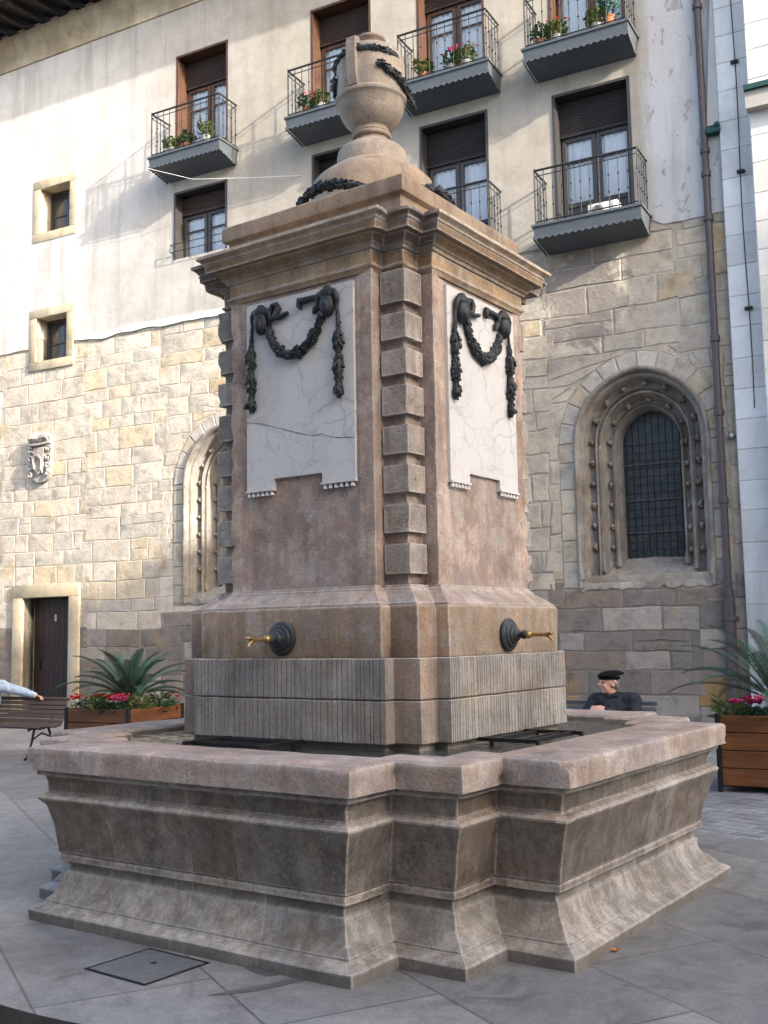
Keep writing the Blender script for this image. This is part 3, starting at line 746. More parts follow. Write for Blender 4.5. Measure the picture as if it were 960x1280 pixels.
# french windows
def french(r, upper, zsh, has_panel, frame_mt, shut_mt, lining_mt):
    x0, x1, z0, z1 = r; o = bpy.data.objects.new('french_window' if has_panel else 'casement_window', None); COL.objects.link(o); o.parent = bld
    D = .30 if upper else .24; T = .045
    mb = MB()   # lining of the reveal
    mb.box((x0-T, -.05 if not upper else -.04, z0), (x0+.004, D+.06, z1)); mb.box((x1-.004, -.05 if not upper else -.04, z0), (x1+T, D+.06, z1)); mb.box((x0-T, -.05, z1-.004), (x1+T, D+.06, z1+T))
    mb.box((x0-T, -.02, z0-.05), (x1+T, D+.06, z0+.002)); mb.build('lining', lining_mt, o)
    # roller shutter of slats
    mb = MB(); zz = z1-.02
    prof = []
    while zz > zsh:
        prof += [(D-.055, zz), (D-.068, zz-.016), (D-.068, zz-.028), (D-.055, zz-.042)]; zz -= .046
    vs = []; 
    for y, q in prof: vs += [(x0+.01, y, q), (x1-.01, y, q)]
    mb.add(vs, [(2*i, 2*i+1, 2*i+3, 2*i+2) for i in range(len(prof)-1)]); mb.box((x0+.01, D-.075, zsh-.03), (x1-.01, D-.045, zsh+.02))
    mb.build('roller_shutter', shut_mt, o, recalc=False)
    # leaves
    zt = zsh-.03; mid = (x0+x1)/2; st = .075
    for a, b in ((x0+.03, mid-.012), (mid+.012, x1-.03)):
        lf = MB(); lf.box((a, D-.03, z0+.02), (a+st, D+.02, zt), bev=.006); lf.box((b-st, D-.03, z0+.02), (b, D+.02, zt), bev=.006); lf.box((a+st, D-.03, zt-st), (b-st, D+.02, zt))
        zp = z0+(.52 if has_panel else .06)
        lf.box((a+st, D-.03, z0+.02), (b-st, D+.02, z0+.10))
        if has_panel: lf.box((a+st, D-.012, z0+.10), (b-st, D+.01, zp-.08)); lf.box((a+st, D-.03, zp-.08), (b-st, D+.02, zp))
        zm = zp+(zt-zp)*.62; lf.box((a+st, D-.02, zm-.016), (b-st, D+.012, zm+.016))
        leaf = lf.build('leaf', frame_mt, o)
        g = MB(); g.quad((a+st, D, zp), (b-st, D, zp), (b-st, D, zt-st), (a+st, D, zt-st)); g.build('pane', glass, leaf, recalc=False)
    # curtains with folds
    cb = MB(); N = 60; xa, xb = x0+.04, x1-.04; vs = []
    for i in range(N+1):
        x_ = xa+(xb-xa)*i/N; y_ = D+.045+.016*math.sin(i*1.15+x0*3)+.01*math.sin(i*.43)
        vs += [(x_, y_, z0+.05), (x_, y_, zt+.05)]
    cb.add(vs, [(2*i, 2*i+2, 2*i+3, 2*i+1) for i in range(N)]); cb.build('curtain', curtain, o, smooth=80, recalc=False)
    mb = MB(); mb.box((x0-.1, D+.14, z0-.1), (x1+.1, D+.18, z1+.1)); mb.build('dark_backing', iron, o)  # dark sheet behind the curtain in place of the unlit room
for i, r in enumerate(up_w): french(r, True, 13.55, True, brown_wood, shut_br, brown_wood)
for i, r in enumerate(lo_w): french(r, False, (10.66, 10.66, 10.38, 10.32)[i], i >= 2, grey_frame, shut_dk if i else shut_br, grey_frame)

# balconies
def balcony(cx, zf, half=.93):
    o = bpy.data.objects.new('balcony', None); COL.objects.link(o); o.parent = bld
    x0, x1 = cx-half, cx+half; y0, y1 = -.03, -.68
    mb = MB()  # slab with slightly sloped soffit
    vs = [(x0, y0, zf), (x1, y0, zf), (x1, y1, zf), (x0, y1, zf), (x0+.05, y0, zf-.33), (x1-.05, y0, zf-.33), (x1-.02, y1+.02, zf-.21), (x0+.02, y1+.02, zf-.21)]
    mb.add(vs, [(0, 1, 2, 3), (7, 6, 5, 4), (3, 2, 6, 7), (2, 1, 5, 6), (0, 3, 7, 4), (1, 0, 4, 5)])
    mb.box((x0-.02, y1-.02, zf-.03), (x1+.02, y0, zf+.012)); mb.build('slab', slab_mt, o)
    # cut tin fringe
    mb = MB(); n = 18
    def fringe(A, B, n):
        A, B = Vector(A), Vector(B)
        for i in range(n):
            a = A+(B-A)*(i/n); b = A+(B-A)*((i+1)/n); m = (a+b)/2
            mb.add([a, b, b+Vector((0, 0, -.035)), m+Vector((0, 0, -.07)), a+Vector((0, 0, -.035))], [(0, 1, 2, 3, 4)])
    fringe((x0-.004, y1-.004, zf-.195), (x1+.004, y1-.004, zf-.195), 16); fringe((x0-.004, y1, zf-.19), (x0+.02, y0-.03, zf-.31), 7); fringe((x1+.004, y1, zf-.19), (x1-.02, y0-.03, zf-.31), 7)
    mb.build('fringe', slab_mt, o, recalc=False)
    mb = MB(); h = .98; e = .045; X0, X1, Y1 = x0+e, x1-e, y1+e
    def bar(a, b, r=.016): mb.tube([a, b], r, 6)
    for zz, r in ((zf+h, .02), (zf+h-.10, .009), (zf+.07, .012)):
        bar((X0, Y1, zz), (X1, Y1, zz), r); bar((X0, Y1, zz), (X0, y0, zz), r); bar((X1, Y1, zz), (X1, y0, zz), r)
    pts = [(X0+(X1-X0)*i/11, Y1) for i in range(12)]+[(x_, Y1+(y0-Y1)*i/4.3) for x_ in (X0, X1) for i in (1, 2, 3, 4)]
    for x_, y_ in pts:
        corner = (y_ == Y1 and x_ in (X0, X1)); r = .014 if corner else .0085
        mb.tube([(x_, y_, zf), (x_, y_, zf+h+(.03 if corner else 0))], r, 6)
        for q in (.33, .62): mb.lathe([(.009, zf+q-.02), (.020, zf+q), (.009, zf+q+.02)], 8, (x_, y_, 0))
    mb.build('railing', rail_iron, o, smooth=50)
BALC = [(-10.1, 11.68), (-6.64, 11.68), (-4.2, 11.68), (-1.70, 11.66), (-4.25, 8.50), (-1.62, 8.46)]
for c, zf in BALC: balcony(c, zf)
# thin guard rails of the two low casements
for r in lo_w[:2]:
    mb = MB(); x0, x1, z0, z1 = r
    for zz in (z0+.12, z0+.28):
        mb.tube([(x0-.05, -.03, zz), (x0-.05, -.16, zz), (x1+.05, -.16, zz), (x1+.05, -.03, zz)], .009, 6)
    for i in range(4): x_ = x0-.05+(x1-x0+.1)*i/3; mb.tube([(x_, -.16, z0+.12), (x_, -.16, z0+.28)], .008, 6)
    mb.build('guard_rail', rail_iron, bld)

# cornice, soffit, rafters
mb = MB(); N = 60
prof = [(-.03, 15.28), (-.075, 15.29), (-.075, 15.34), (-.04, 15.36), (-.04, 15.62), (-.09, 15.70), (-.16, 15.78), (-.22, 15.95), (-.22, 16.05), (-.02, 16.05)]
vs = []
for i in range(N+1):
    x_ = -26+27.0*i/N
    for y, q in prof: vs.append((x_, y+.006*noise.noise((x_*2, q*3, 1)), q+.006*noise.noise((x_*1.5, q*4, 5))))
k = len(prof); fs = [(i*k+j, i*k+j+1, (i+1)*k+j+1, (i+1)*k+j) for i in range(N) for j in range(k-1)]
mb.add(vs, fs); mb.build('cornice', mould_st, bld, smooth=35, recalc=False)
mb = MB()
vs = [(-26, -1.28, 16.16), (1.0, -1.28, 16.16), (1.0, .0, 16.30), (-26, .0, 16.30)]
mb.add(vs+[(x_, y_, z_+.05) for x_, y_, z_ in vs], [(0, 1, 2, 3), (7, 6, 5, 4), (0, 4, 5, 1), (1, 5, 6, 2), (2, 6, 7, 3), (3, 7, 4, 0)])
x_ = -25.8
while x_ < 1: 
    a = [(x_, -1.22, 16.02), (x_+.14, -1.22, 16.02), (x_+.14, 0., 16.13), (x_, 0., 16.13)]
    mb.add(a+[(p[0], p[1], p[2]+.16) for p in a], [(0, 1, 2, 3), (7, 6, 5, 4), (0, 4, 5, 1), (1, 5, 6, 2), (2, 6, 7, 3), (3, 7, 4, 0)]); x_ += .55
mb.build('eaves', soffit_wd, bld)
mb = MB(); mb.tube([(-26, -1.33, 16.17), (1, -1.33, 16.17)], .07, 8); mb.build('gutter', pipe_mt, bld, smooth=50)
mb = MB(); N = 50; vs = []
for j in range(9):
    for i in range(N+1): vs.append((-26+27*i/N, -1.3+j*.8, 16.26+j*.36))
mb.add(vs, [(j*(N+1)+i, j*(N+1)+i+1, (j+1)*(N+1)+i+1, (j+1)*(N+1)+i) for j in range(8) for i in range(N)]); mb.build('roof', tile_mt, bld, recalc=False)
mb = MB(); mb.box((-26, .95, -.3), (1.0, 1.05, 16.2)); mb.box((-26.1, 0, -.3), (-26, 6, 16.2)); mb.build('inner_wall', outer_pl, bld)

# carved coat of arms on the stone wall
rnd.seed(21)
mb = MB(); sx, sz = -14.62, 5.72
mb.prism([(sx-.30, sz-.42), (sx-.12, sz-.58), (sx+.12, sz-.58), (sx+.28, sz-.42), (sx+.32, sz+.30), (sx+.22, sz+.50), (sx-.22, sz+.50), (sx-.34, sz+.26)], -.10, .0)
mb.prism([(sx-.14, sz-.28), (sx, sz-.42), (sx+.14, sz-.28), (sx+.16, sz+.2), (sx-.16, sz+.2)], -.17, -.10)
for e in range(9): mb.tube([(sx-.26+e*.065, -.12, sz+.30), (sx-.26+e*.065, -.20-.02*math.sin(e), sz+.40), (sx-.26+e*.065+.02, -.14, sz+.54)], [.035, .042, .02], 7)
mb.tube([(sx-.34, -.14, sz+.27), (sx, -.2, sz+.25), (sx+.34, -.14, sz+.29)], .035, 8)
for sgn in (-1, 1):
    for zc, rr in ((.15, .08), (-.05, .09), (-.25, .075), (-.42, .07)):
        pts = []; 
        for q in range(10): a = q*.75; r0 = rr*(1-q*.075); pts.append((sx+sgn*(.27+r0*math.cos(a)), -.13-.004*q, sz+zc+r0*math.sin(a)))
        mb.tube(pts, .024, 6)
mb.tube([(sx-.10, -.18, sz-.30+.0), (sx-.13, -.2, sz-.1), (sx-.05, -.22, sz+.0), (sx+.06, -.22, sz+.0), (sx+.13, -.2, sz-.1), (sx+.10, -.18, sz-.32)], .028, 7)
for q in range(26): mb.ico((sx+rnd.uniform(-.3, .3), -.11-rnd.uniform(0, .05), sz+rnd.uniform(-.5, .45)), (rnd.uniform(.02, .05), .03, rnd.uniform(.03, .06)), 1, jit=.2)
mb.build('coat_of_arms', stone('carved_grey_stone', [(.30, .28, .27), (.42, .40, .39), (.36, .33, .31)], 4, streak=(.15, .14, .135), streak_amt=.5, bump=.4), bld, smooth=50)

# drainpipe with collars and thick foot
mb = MB(); px_ = .25; py_ = -.13
mb.tube([(px_, py_, 2.05), (px_, py_, 16.0)], .058, 12); mb.tube([(px_, py_, -.05), (px_, py_, 2.1)], .085, 12)
for zz in (14.1, 11.85, 9.35, 8.95, 8.2, 6.2, 5.0, 3.6, 2.15): mb.lathe([(.058, zz-.05), (.078, zz-.045), (.08, zz), (.078, zz+.045), (.058, zz+.05)], 12, (px_, py_, 0))
for zz in (1.75, .85): mb.tube([(px_-.13, py_, zz), (px_+.13, py_, zz)], .035, 8); mb.lathe([(.085, zz-.04), (.10, zz-.03), (.10, zz+.03), (.085, zz+.04)], 12, (px_, py_, 0))
mb.build('drainpipe', pipe_mt, bld, smooth=40)
# white line strung under the first balcony
mb = MB(); mb.tube([(-11.03, -.72, 11.44), (-10.0, -.5, 11.05), (-8.9, -.3, 10.9), (-7.6, -.06, 10.75)], .006, 5); mb.build('cable', white_mt, bld)

# ---------------------------------------------------------------- buttress and neighbouring wing on the right
nb = thing('neighbouring_wing', 'pale ashlar wing with a grey buttress strip at the right edge of the stone wall', 'building', P0, AZ)
rnd.seed(9)
def ashlar_face(mb, x0, x1, z0, z1, yb, cols, hrow=(.42, .5), wrow=(.35, .7), prot=.012):
    z = z0
    while z < z1-.05:
        h = min(rnd.uniform(*hrow), z1-z); x = x0
        if z1-z-h < .15: h = z1-z
        while x < x1-.01:
            wd = rnd.uniform(*wrow); xe = x1 if x1-(x+wd) < .18 else x+wd
            kk = rnd.uniform(.93, 1.07); t = tuple(c*kk for c in rnd.choice(cols)); stone_face(mb, [(x, z), (xe, z), (xe, z+h), (x, z+h)], yb, prot, t, gap=.002, rough=.001, dens=.4); x = xe
        z += h
mb = MB()
cold = [(.67, .665, .65), (.71, .705, .69), (.63, .625, .61)]
ashlar_face(mb, .50, 1.03, 0, 16.5, -.14, cold, (.46, .52)); mb.box((.50, -.14, -.2), (1.03, .2, 16.5), (.3, .3, .29)); mb.build('buttress', ashlar, nb, smooth=15)
mb = MB(); mb.prism([(.30, 9.75), (.50, 9.75), (.50, 12.0), (.46, 12.0)], -.13, 0, (.38, .39, .39)); mb.build('weathering', ashlar, nb)
mb = MB(); mb.box((.28, -.20, 9.60), (.52, -.0, 9.70), bev=.01); mb.ico((.47, -.19, 9.72), .05, 2); mb.build('copper_cap', copper_mt, nb, smooth=50)
mb = MB(); warm = [(.62, .60, .56), (.66, .64, .60), (.58, .56, .52)]
ashlar_face(mb, 1.03, 15, 0, 17, -.55, warm, (.42, .52), (.5, .95)); mb.box((1.03, -.55, -.2), (15, .3, 17), (.55, .54, .5)); mb.build('front_wall', ashlar, nb, smooth=15)
mb = MB(); mb.box((1.0, -.80, 9.88), (15, -.55, 9.96)); mb.build('ledge_cap', copper_mt, nb)
mb = MB(); mb.prism([(1.01, 9.60), (15, 9.60), (15, 9.875), (1.01, 9.875)], -.74, -.55, (.4, .38, .34)); mb.build('string_course', ashlar, nb)
mb = MB(); mb.box((1.0, -.9, 17), (15.1, 6, 17.3)); mb.build('roof', tile_mt, nb)
mb = MB(); zs_ = [16 - i*.5 for i in range(33)]
pts = [(.80+.012*math.sin(i*.7), -.19+.006*math.cos(i), z_) for i, z_ in enumerate(zs_) if z_ > 4.55]; mb.tube(pts, .009, 6)
for zz in (13.8, 10.7, 8.85, 6.6): mb.box((.74, -.22, zz-.02), (.86, -.13, zz+.02)); mb.ico((.80, -.21, zz), .03, 1)
mb.build('cable', iron, nb)
mb = MB(); mb.ico((.41, -.06, 4.62), .055, 2); mb.tube([(.41, 0, 4.62), (.41, -.06, 4.62)], .03, 8); mb.build('security_spot', metal_mt, bld, smooth=60)  # small round security spot on the wall, modelled unlit

# ---------------------------------------------------------------- unseen buildings outside the frame, added and sized to shade the square
def plain_house(name, label, s0, s1, n0, n1, h, cols, win_side):
    o = thing(name, label, 'building', W((s0+s1)/2, (n0+n1)/2), AZ); hx, hy = (s1-s0)/2, (n1-n0)/2
    mb = MB(); mb.box((-hx, -hy, -.3), (hx, hy, h)); mb.build('wall', cols, o)
    mb = MB(); mb.box((-hx-.3, -hy-.3, h), (hx+.3, hy+.3, h+.25)); mb.build('roof', tile_mt, o)
    for k in range(3):
        zz = 1.2+k*3.2
        if zz+1.8 > h: break
        for i in range(5):
            f = (i+.5)/5
            mb = MB()
            if win_side == 'x': yy = -hy+2*hy*f; mb.box((-hx-.03, yy-.5, zz), (-hx+.05, yy+.5, zz+1.7))
            else: xx = -hx+2*hx*f; mb.box((xx-.5, hy-.05, zz), (xx+.5, hy+.03, zz+1.7))
            mb.build('window', dark_glass, o)
plain_house('unseen_shade_house', 'unseen rendered house placed and sized to shade the square from the sun', 40, 54, 10.6, 62, 22.6, outer_pl, 'x')
plain_house('unseen_shade_annex', 'unseen lower block sized to set the edge of sunlight on the wall', 40.05, 52, 2.5, 10.55, 18.3, outer_pl, 'x')
plain_house('unseen_opposite_house', 'unseen house across the square, sized to dim the front of the fountain', -26, 9, 23, 34, 12, outer_pl, 'y')

# ================================================================== FOUNTAIN
ftn = thing('stone_fountain', 'tall square stone fountain with stepped basin, garlanded marble plaques and an urn on top', 'fountain', (0, 0, 0))

def plan_path(R, c, e, step, grooves=None, joints=()):
    """closed path round the notched square: list of (base xy, dir xy, seg id, extra offset, joint flag)"""
    out = []
    for q in range(4):
        ca, sa = ((1, 0), (0, 1), (-1, 0), (0, -1))[q]
        rot = lambda p: (p[0]*ca-p[1]*sa, p[0]*sa+p[1]*ca)
        segs = [((-c, -R), (c, -R), (0, -1), (-1, -1), (1, -1)), ((c, -R), (c, -e), (1, 0), (1, -1), (1, -1)), ((c, -e), (e, -e), (0, -1), (1, -1), (1, -1)), ((e, -e), (e, -c), (1, 0), (1, -1), (1, -1)), ((e, -c), (R, -c), (0, -1), (1, -1), (1, -1))]
        for k, (a, b, nr, m0, m1) in enumerate(segs):
            L = math.hypot(b[0]-a[0], b[1]-a[1]); ts = {0.0: 0.0}
            n = max(1, int(L/step))
            for i in range(1, n): ts[i/n] = 0.0
            if grooves and (k == 0 or (k in (1, 4) and L > .1)):
                ts = {0.0: 0.0}; t = grooves[0]*.5
                rg = random.Random(q*7+k)
                while t < L-.012:
                    gw = .0045; ts[(t-gw)/L] = 0.; ts[t/L] = -grooves[1]*rg.uniform(.6, 1.2); ts[(t+gw)/L] = 0.; t += grooves[0]*rg.uniform(.55, 1.4)
            jl = []
            if k == 0:
                for jx in joints:
                    t = (jx+c)/L
                    for dt in (-.0035, .0035): ts[t+dt/L] = 0.0
                    jl.append(t)
            for t in sorted(ts):
                d_ = (m0[0]+(m1[0]-m0[0])*t, m0[1]+(m1[1]-m0[1])*t)
                jf = any(abs(t-(j_-.0035/L)) < 1e-7 for j_ in jl); slab = sum(1 for j_ in jl if t > j_-1e-6)
                out.append((rot((a[0]+(b[0]-a[0])*t, a[1]+(b[1]-a[1])*t)), rot(d_), q*10+k+slab*100, ts[t], jf, rot(nr if t > 1e-6 else m0), t < 1e-6))
    return out

def sweep(mb, R, c, e, prof, step=.06, grooves=None, joints=(), amp=.002, chip=.0, tint_fn=None, cap=True, capb=False, seed=0, zg=None):
    P = plan_path(R, c, e, step, grooves, joints); n = len(P); vs = []; fs = []; ti = []
    for o, z in prof:
        for (b, d_, sid, ex, jf, nr, cn_) in P:
            w_ = o; e2 = ex
            p = Vector((b[0]*4, b[1]*4, z*4+seed)); nn = noise.noise(p)*amp+noise.noise(p*5)*amp*.6
            if chip and cn_:   # corners are knocked
                cn = noise.noise(Vector((b[0]*9, b[1]*9, z*26+seed))); e2 -= max(0., cn-.05)*chip
            e2 += nn
            vs.append((b[0]+d_[0]*w_+nr[0]*e2, b[1]+d_[1]*w_+nr[1]*e2, z+noise.noise(p*1.3)*amp*.7))
    for i in range(len(prof)-1):
        for k in range(n):
            k2 = (k+1) % n; fs.append((i*n+k, i*n+k2, (i+1)*n+k2, (i+1)*n+k))
            sid, jf = P[k][2], P[k][4]
            if jf: ti.append((1.45, 1.4, 1.35))
            else: ti.append(tint_fn(sid, i) if tint_fn else (1, 1, 1))
    k0 = len(mb.v); mb.v += vs
    for f, t in zip(fs, ti): mb.f.append(tuple(x+k0 for x in f)); mb.t.append(t); mb.mi.append(0)
    if cap: mb.f.append(tuple(k0+(len(prof)-1)*n+i for i in range(n))); mb.t.append((1, 1, 1)); mb.mi.append(0)
    if capb: mb.f.append(tuple(k0+i for i in reversed(range(n)))); mb.t.append((1, 1, 1)); mb.mi.append(0)
def tints(seed, lo=.82, hi=1.15, warm=.05):
    cache = {}
    def f(sid, i):
        key = (sid, ); 
        if key not in cache:
            r = random.Random(seed*1000+sid); k = r.uniform(lo, hi); wv = r.uniform(-warm, warm); cache[key] = (k*(1+wv), k, k*(1-wv))
        return cache[key]
    return f

tints2 = tints(2, .68, 1.30, .07)
bR, bc, be = 1.938, 1.186, 1.57
JA = (-.62, .05, .42)
tints1 = tints(1, .85, 1.12)
# foot of the basin: plinth + sweep + neck
mb = MB()
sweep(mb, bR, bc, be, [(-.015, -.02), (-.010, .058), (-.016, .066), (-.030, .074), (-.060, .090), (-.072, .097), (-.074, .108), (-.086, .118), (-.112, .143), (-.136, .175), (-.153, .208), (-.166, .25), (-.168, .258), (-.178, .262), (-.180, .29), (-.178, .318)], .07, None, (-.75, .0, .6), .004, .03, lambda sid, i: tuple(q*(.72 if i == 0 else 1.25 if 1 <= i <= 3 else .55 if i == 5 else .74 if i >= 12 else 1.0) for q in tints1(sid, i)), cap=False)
mb.build('basin_foot', foot_st, ftn, smooth=20)
mb = MB()
sweep(mb, bR, bc, be, [(-.178, .316), (-.146, .320), (-.142, .326), (-.144, .356), (-.150, .362), (-.138, .372), (-.124, .44), (-.10, .54), (-.066, .640), (-.048, .678), (-.044, .690), (-.054, .704), (-.082, .714), (-.090, .722), (-.086, .770), (-.078, .804), (-.072, .812), (-.046, .816), (-.042, .822), (-.042, .850)], .06, None, JA, .0035, .035, lambda sid, i: tuple(q*(1.9 if i in (9, 10, 11) else 1.45 if i in (1, 2, 17, 18) else 1.0) for q in tints2(sid, i)), cap=False)  # ledge rows tinted lighter: worn arrises and a painted highlight
bsn = mb.build('basin', basin_st, ftn, smooth=24)
mb = MB(); Ri, ci, ei = 1.49, 1.04, 1.315
def rim():
    P = []
    prof = [(0, .850, 0), (.0, .860, 0), (.0, .880, 0), (.0, .90, 0), (.0, .92, 0), (.0, .94, 0), (.0, .960, 0), (-.006, .975, 0), (-.020, .983, 0), (-.06, .986, 0)]
    k0 = len(mb.v)
    A = plan_path(bR, bc, be, .05, None, (-.55, .12)); B = plan_path(Ri, ci, ei, .05)
    tf = tints(3, .86, 1.12); n = len(A)
    for o, z, _ in prof:
        for (b, d_, sid, ex, jf, nr, cn_) in A:
            p = Vector((b[0]*3, b[1]*3, z*3)); q = noise.noise(p)*.004+noise.noise(p*5)*.003; w_ = o+q
            e2 = -max(0., noise.noise(Vector((b[0]*9, b[1]*9, z*19)))+.05)*.045 if cn_ else 0
            mb.v.append((b[0]+d_[0]*w_+nr[0]*e2, b[1]+d_[1]*w_+nr[1]*e2, z+(noise.noise(p*1.2)*.006 if z > .9 else 0)))
    for i in range(len(prof)-1):
        for k in range(n):
            k2 = (k+1) % n; mb.f.append((k0+i*n+k, k0+i*n+k2, k0+(i+1)*n+k2, k0+(i+1)*n+k)); mb.t.append((1.25, 1.25, 1.25) if A[k][4] else tf(A[k][2], i)); mb.mi.append(0)
    # top: strip between the two notched squares (corner points correspond)
    last = [mb.v[k0+(len(prof)-1)*n+k] for k in range(n)]
    return A, last, k0+(len(prof)-1)*n
A, last, base = rim()
# inner points matched by nearest relative position along each of the 20 segments
inner = []
def seg_pts(R, c, e):
    s_ = []
    for q in range(4):
        ca, sa = ((1, 0), (0, 1), (-1, 0), (0, -1))[q]
        for p in ((-c, -R), (c, -R), (c, -e), (e, -e), (e, -c)): s_.append((p[0]*ca-p[1]*sa, p[0]*sa+p[1]*ca))
    return s_
SO, SI = seg_pts(bR, bc, be), seg_pts(Ri, ci, ei)
for (b, d_, sid, ex, jf, nr, cn_) in A:
    si = ((sid % 100)//10)*5+(sid % 10); a0, a1 = Vector(SO[si]), Vector(SO[(si+1) % 20]); t = (Vector(b)-a0).length/max(1e-6, (a1-a0).length)
    p = Vector(SI[si]).lerp(Vector(SI[(si+1) % 20]), t); inner.append(p)
n = len(A)
for z, o in ((.984, .0), (.968, .012), (.86, .014), (.45, .014)):
    for k, p in enumerate(inner):
        dirn = Vector((math.copysign(1, p.x), math.copysign(1, p.y)))
        mb.v.append((p.x-dirn.x*o, p.y-dirn.y*o, z+noise.noise((p.x*4, p.y*4, z))*.005))
for i in range(4):
    for k in range(n):
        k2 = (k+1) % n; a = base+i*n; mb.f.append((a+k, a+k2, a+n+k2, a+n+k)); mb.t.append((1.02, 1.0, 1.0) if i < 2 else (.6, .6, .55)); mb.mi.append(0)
rm = mb.build('rim', rim_st, bsn, smooth=35)
mb = MB(); mb.add([(p[0], p[1], .46) for p in seg_pts(Ri+.01, ci+.01, ei+.01)], [tuple(range(20))]); mb.build('basin_floor', basin_st, bsn)
# water
mb = MB(); N = 40; g = 1.50
def inplan(x, y, R, c, e): x, y = abs(x), abs(y); return (x <= c and y <= R) or (y <= c and x <= R) or (x <= e and y <= e)
poly = [(p[0], p[1], .945) for p in seg_pts(Ri+.01, ci+.01, ei+.01)]
mb.add(poly, [tuple(range(20))]); tag(mb.build('water', water_mt, None, recalc=False), kind='structure')

# pedestal
mb = MB(); sweep(mb, .955, .70, .875, [(0, .40), (0, 1.0)], .08, None, (), .003, 0, tints(4, .7, .95)); ped = mb.build('pedestal', flute_st, ftn, smooth=35)
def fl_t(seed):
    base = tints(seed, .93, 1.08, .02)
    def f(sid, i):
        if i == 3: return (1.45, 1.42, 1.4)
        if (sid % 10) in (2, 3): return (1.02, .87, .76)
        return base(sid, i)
    return f
pR, pc, pe = 1.01, .745, .923
for z0, z1, sd_ in ((.985, 1.226, 5), (1.232, 1.466, 6)):
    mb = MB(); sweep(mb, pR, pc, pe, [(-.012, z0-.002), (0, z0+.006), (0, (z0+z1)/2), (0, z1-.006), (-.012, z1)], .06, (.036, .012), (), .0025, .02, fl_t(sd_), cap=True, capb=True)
    mb.build('fluted_course', flute_st, ped, smooth=25)
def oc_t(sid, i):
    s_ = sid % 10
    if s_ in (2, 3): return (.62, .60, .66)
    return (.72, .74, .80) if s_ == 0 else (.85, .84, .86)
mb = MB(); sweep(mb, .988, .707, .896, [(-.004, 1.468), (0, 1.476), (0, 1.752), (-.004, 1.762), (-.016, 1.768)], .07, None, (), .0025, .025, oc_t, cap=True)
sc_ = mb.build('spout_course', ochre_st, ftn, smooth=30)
mb = MB(); sweep(mb, .988, .707, .896, [(-.016, 1.766), (-.016, 1.780), (-.028, 1.786), (-.040, 1.80), (-.075, 1.825), (-.112, 1.848), (-.120, 1.858), (-.120, 1.868), (-.134, 1.872), (-.137, 1.89)], .07, None, (), .003, .01, tints(8, 1.0, 1.25, .02))
mb.build('base_moulding', rim_st, ftn, smooth=30)
# shaft: field of the main faces a little recessed between the pilaster strips
sR, scw, se = .845, .576, .734
mb = MB()
def shaft():
    P = plan_path(sR, scw, se, .055); n = len(P); zs = [1.885+i*(3.93-1.885)/34 for i in range(35)]; k0 = len(mb.v)
    for z in zs:
        for (b, d_, sid, ex, jf, nr, cn_) in P:
            along = (b[0], b[1], -b[0], -b[1])[sid//10 % 4] if sid % 10 == 0 else None
            o = 0.
            if sid % 10 == 0 and abs(along) < .462 and 1.9 < z: o = -.012
            p = Vector((b[0]*5, b[1]*5, z*5)); q = noise.noise(p)*.002+noise.noise(p*4)*.0016
            if cn_: q -= max(0, noise.noise(Vector((b[0]*7, b[1]*7, z*13)))+.05)*.03
            mb.v.append((b[0]+nr[0]*(o+q), b[1]+nr[1]*(o+q), z))
    for i in range(len(zs)-1):
        for k in range(n):
            k2 = (k+1) % n; sid = P[k][2]; s_ = sid % 10
            along = (P[k][0][0], P[k][0][1], -P[k][0][0], -P[k][0][1])[sid//10 % 4]
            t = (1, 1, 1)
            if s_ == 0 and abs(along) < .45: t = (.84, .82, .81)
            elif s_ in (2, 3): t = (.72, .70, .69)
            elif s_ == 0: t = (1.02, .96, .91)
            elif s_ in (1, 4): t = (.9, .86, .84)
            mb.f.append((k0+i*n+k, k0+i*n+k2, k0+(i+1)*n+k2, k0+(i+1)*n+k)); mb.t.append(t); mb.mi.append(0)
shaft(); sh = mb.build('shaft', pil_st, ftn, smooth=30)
# rusticated quoins on each corner
ends = [1.954, 2.198, 2.436, 2.670, 2.907, 3.152, 3.372, 3.599]
rnd.seed(33)
for q in range(4):
    mb = MB()
    for i, z0 in enumerate(ends):
        z1 = (ends[i+1]-.068) if i < 7 else 3.80
        pr = .036; a = scw+.012; b = se+pr
        bm = bmesh.new(); poly = [(a, -b), (b, -b), (b, -a), (se-.05, -a), (a, -(se-.05))]
        f = bm.faces.new([bm.verts.new((x, y, z0)) for x, y in poly]); ex = bmesh.ops.extrude_face_region(bm, geom=[f])
        bmesh.ops.translate(bm, verts=[v for v in ex['geom'] if isinstance(v, bmesh.types.BMVert)], vec=(0, 0, z1-z0))
        bmesh.ops.recalc_face_normals(bm, faces=bm.faces)
        bmesh.ops.subdivide_edges(bm, edges=[e for e in bm.edges if e.calc_length() > .08], cuts=3, use_grid_fill=True)
        for v in bm.verts:
            p = v.co*9; v.co.x += noise.noise(p)*.002; v.co.y += noise.noise(p+Vector((9, 0, 0)))*.002
            # chip the arris
            if v.co.x > b-.02 and v.co.y < -(b-.02): k = max(0, noise.noise(Vector((q, v.co.z*14, i))))*.035; v.co.x -= k; v.co.y += k
            
        k_ = rnd.uniform(.88, 1.12); mb.bm(bm, (k_, k_, k_), 0, Matrix.Rotation(q*math.pi/2, 4, 'Z'))
    mb.build('quoin_blocks', quoin_st, sh, smooth=28)
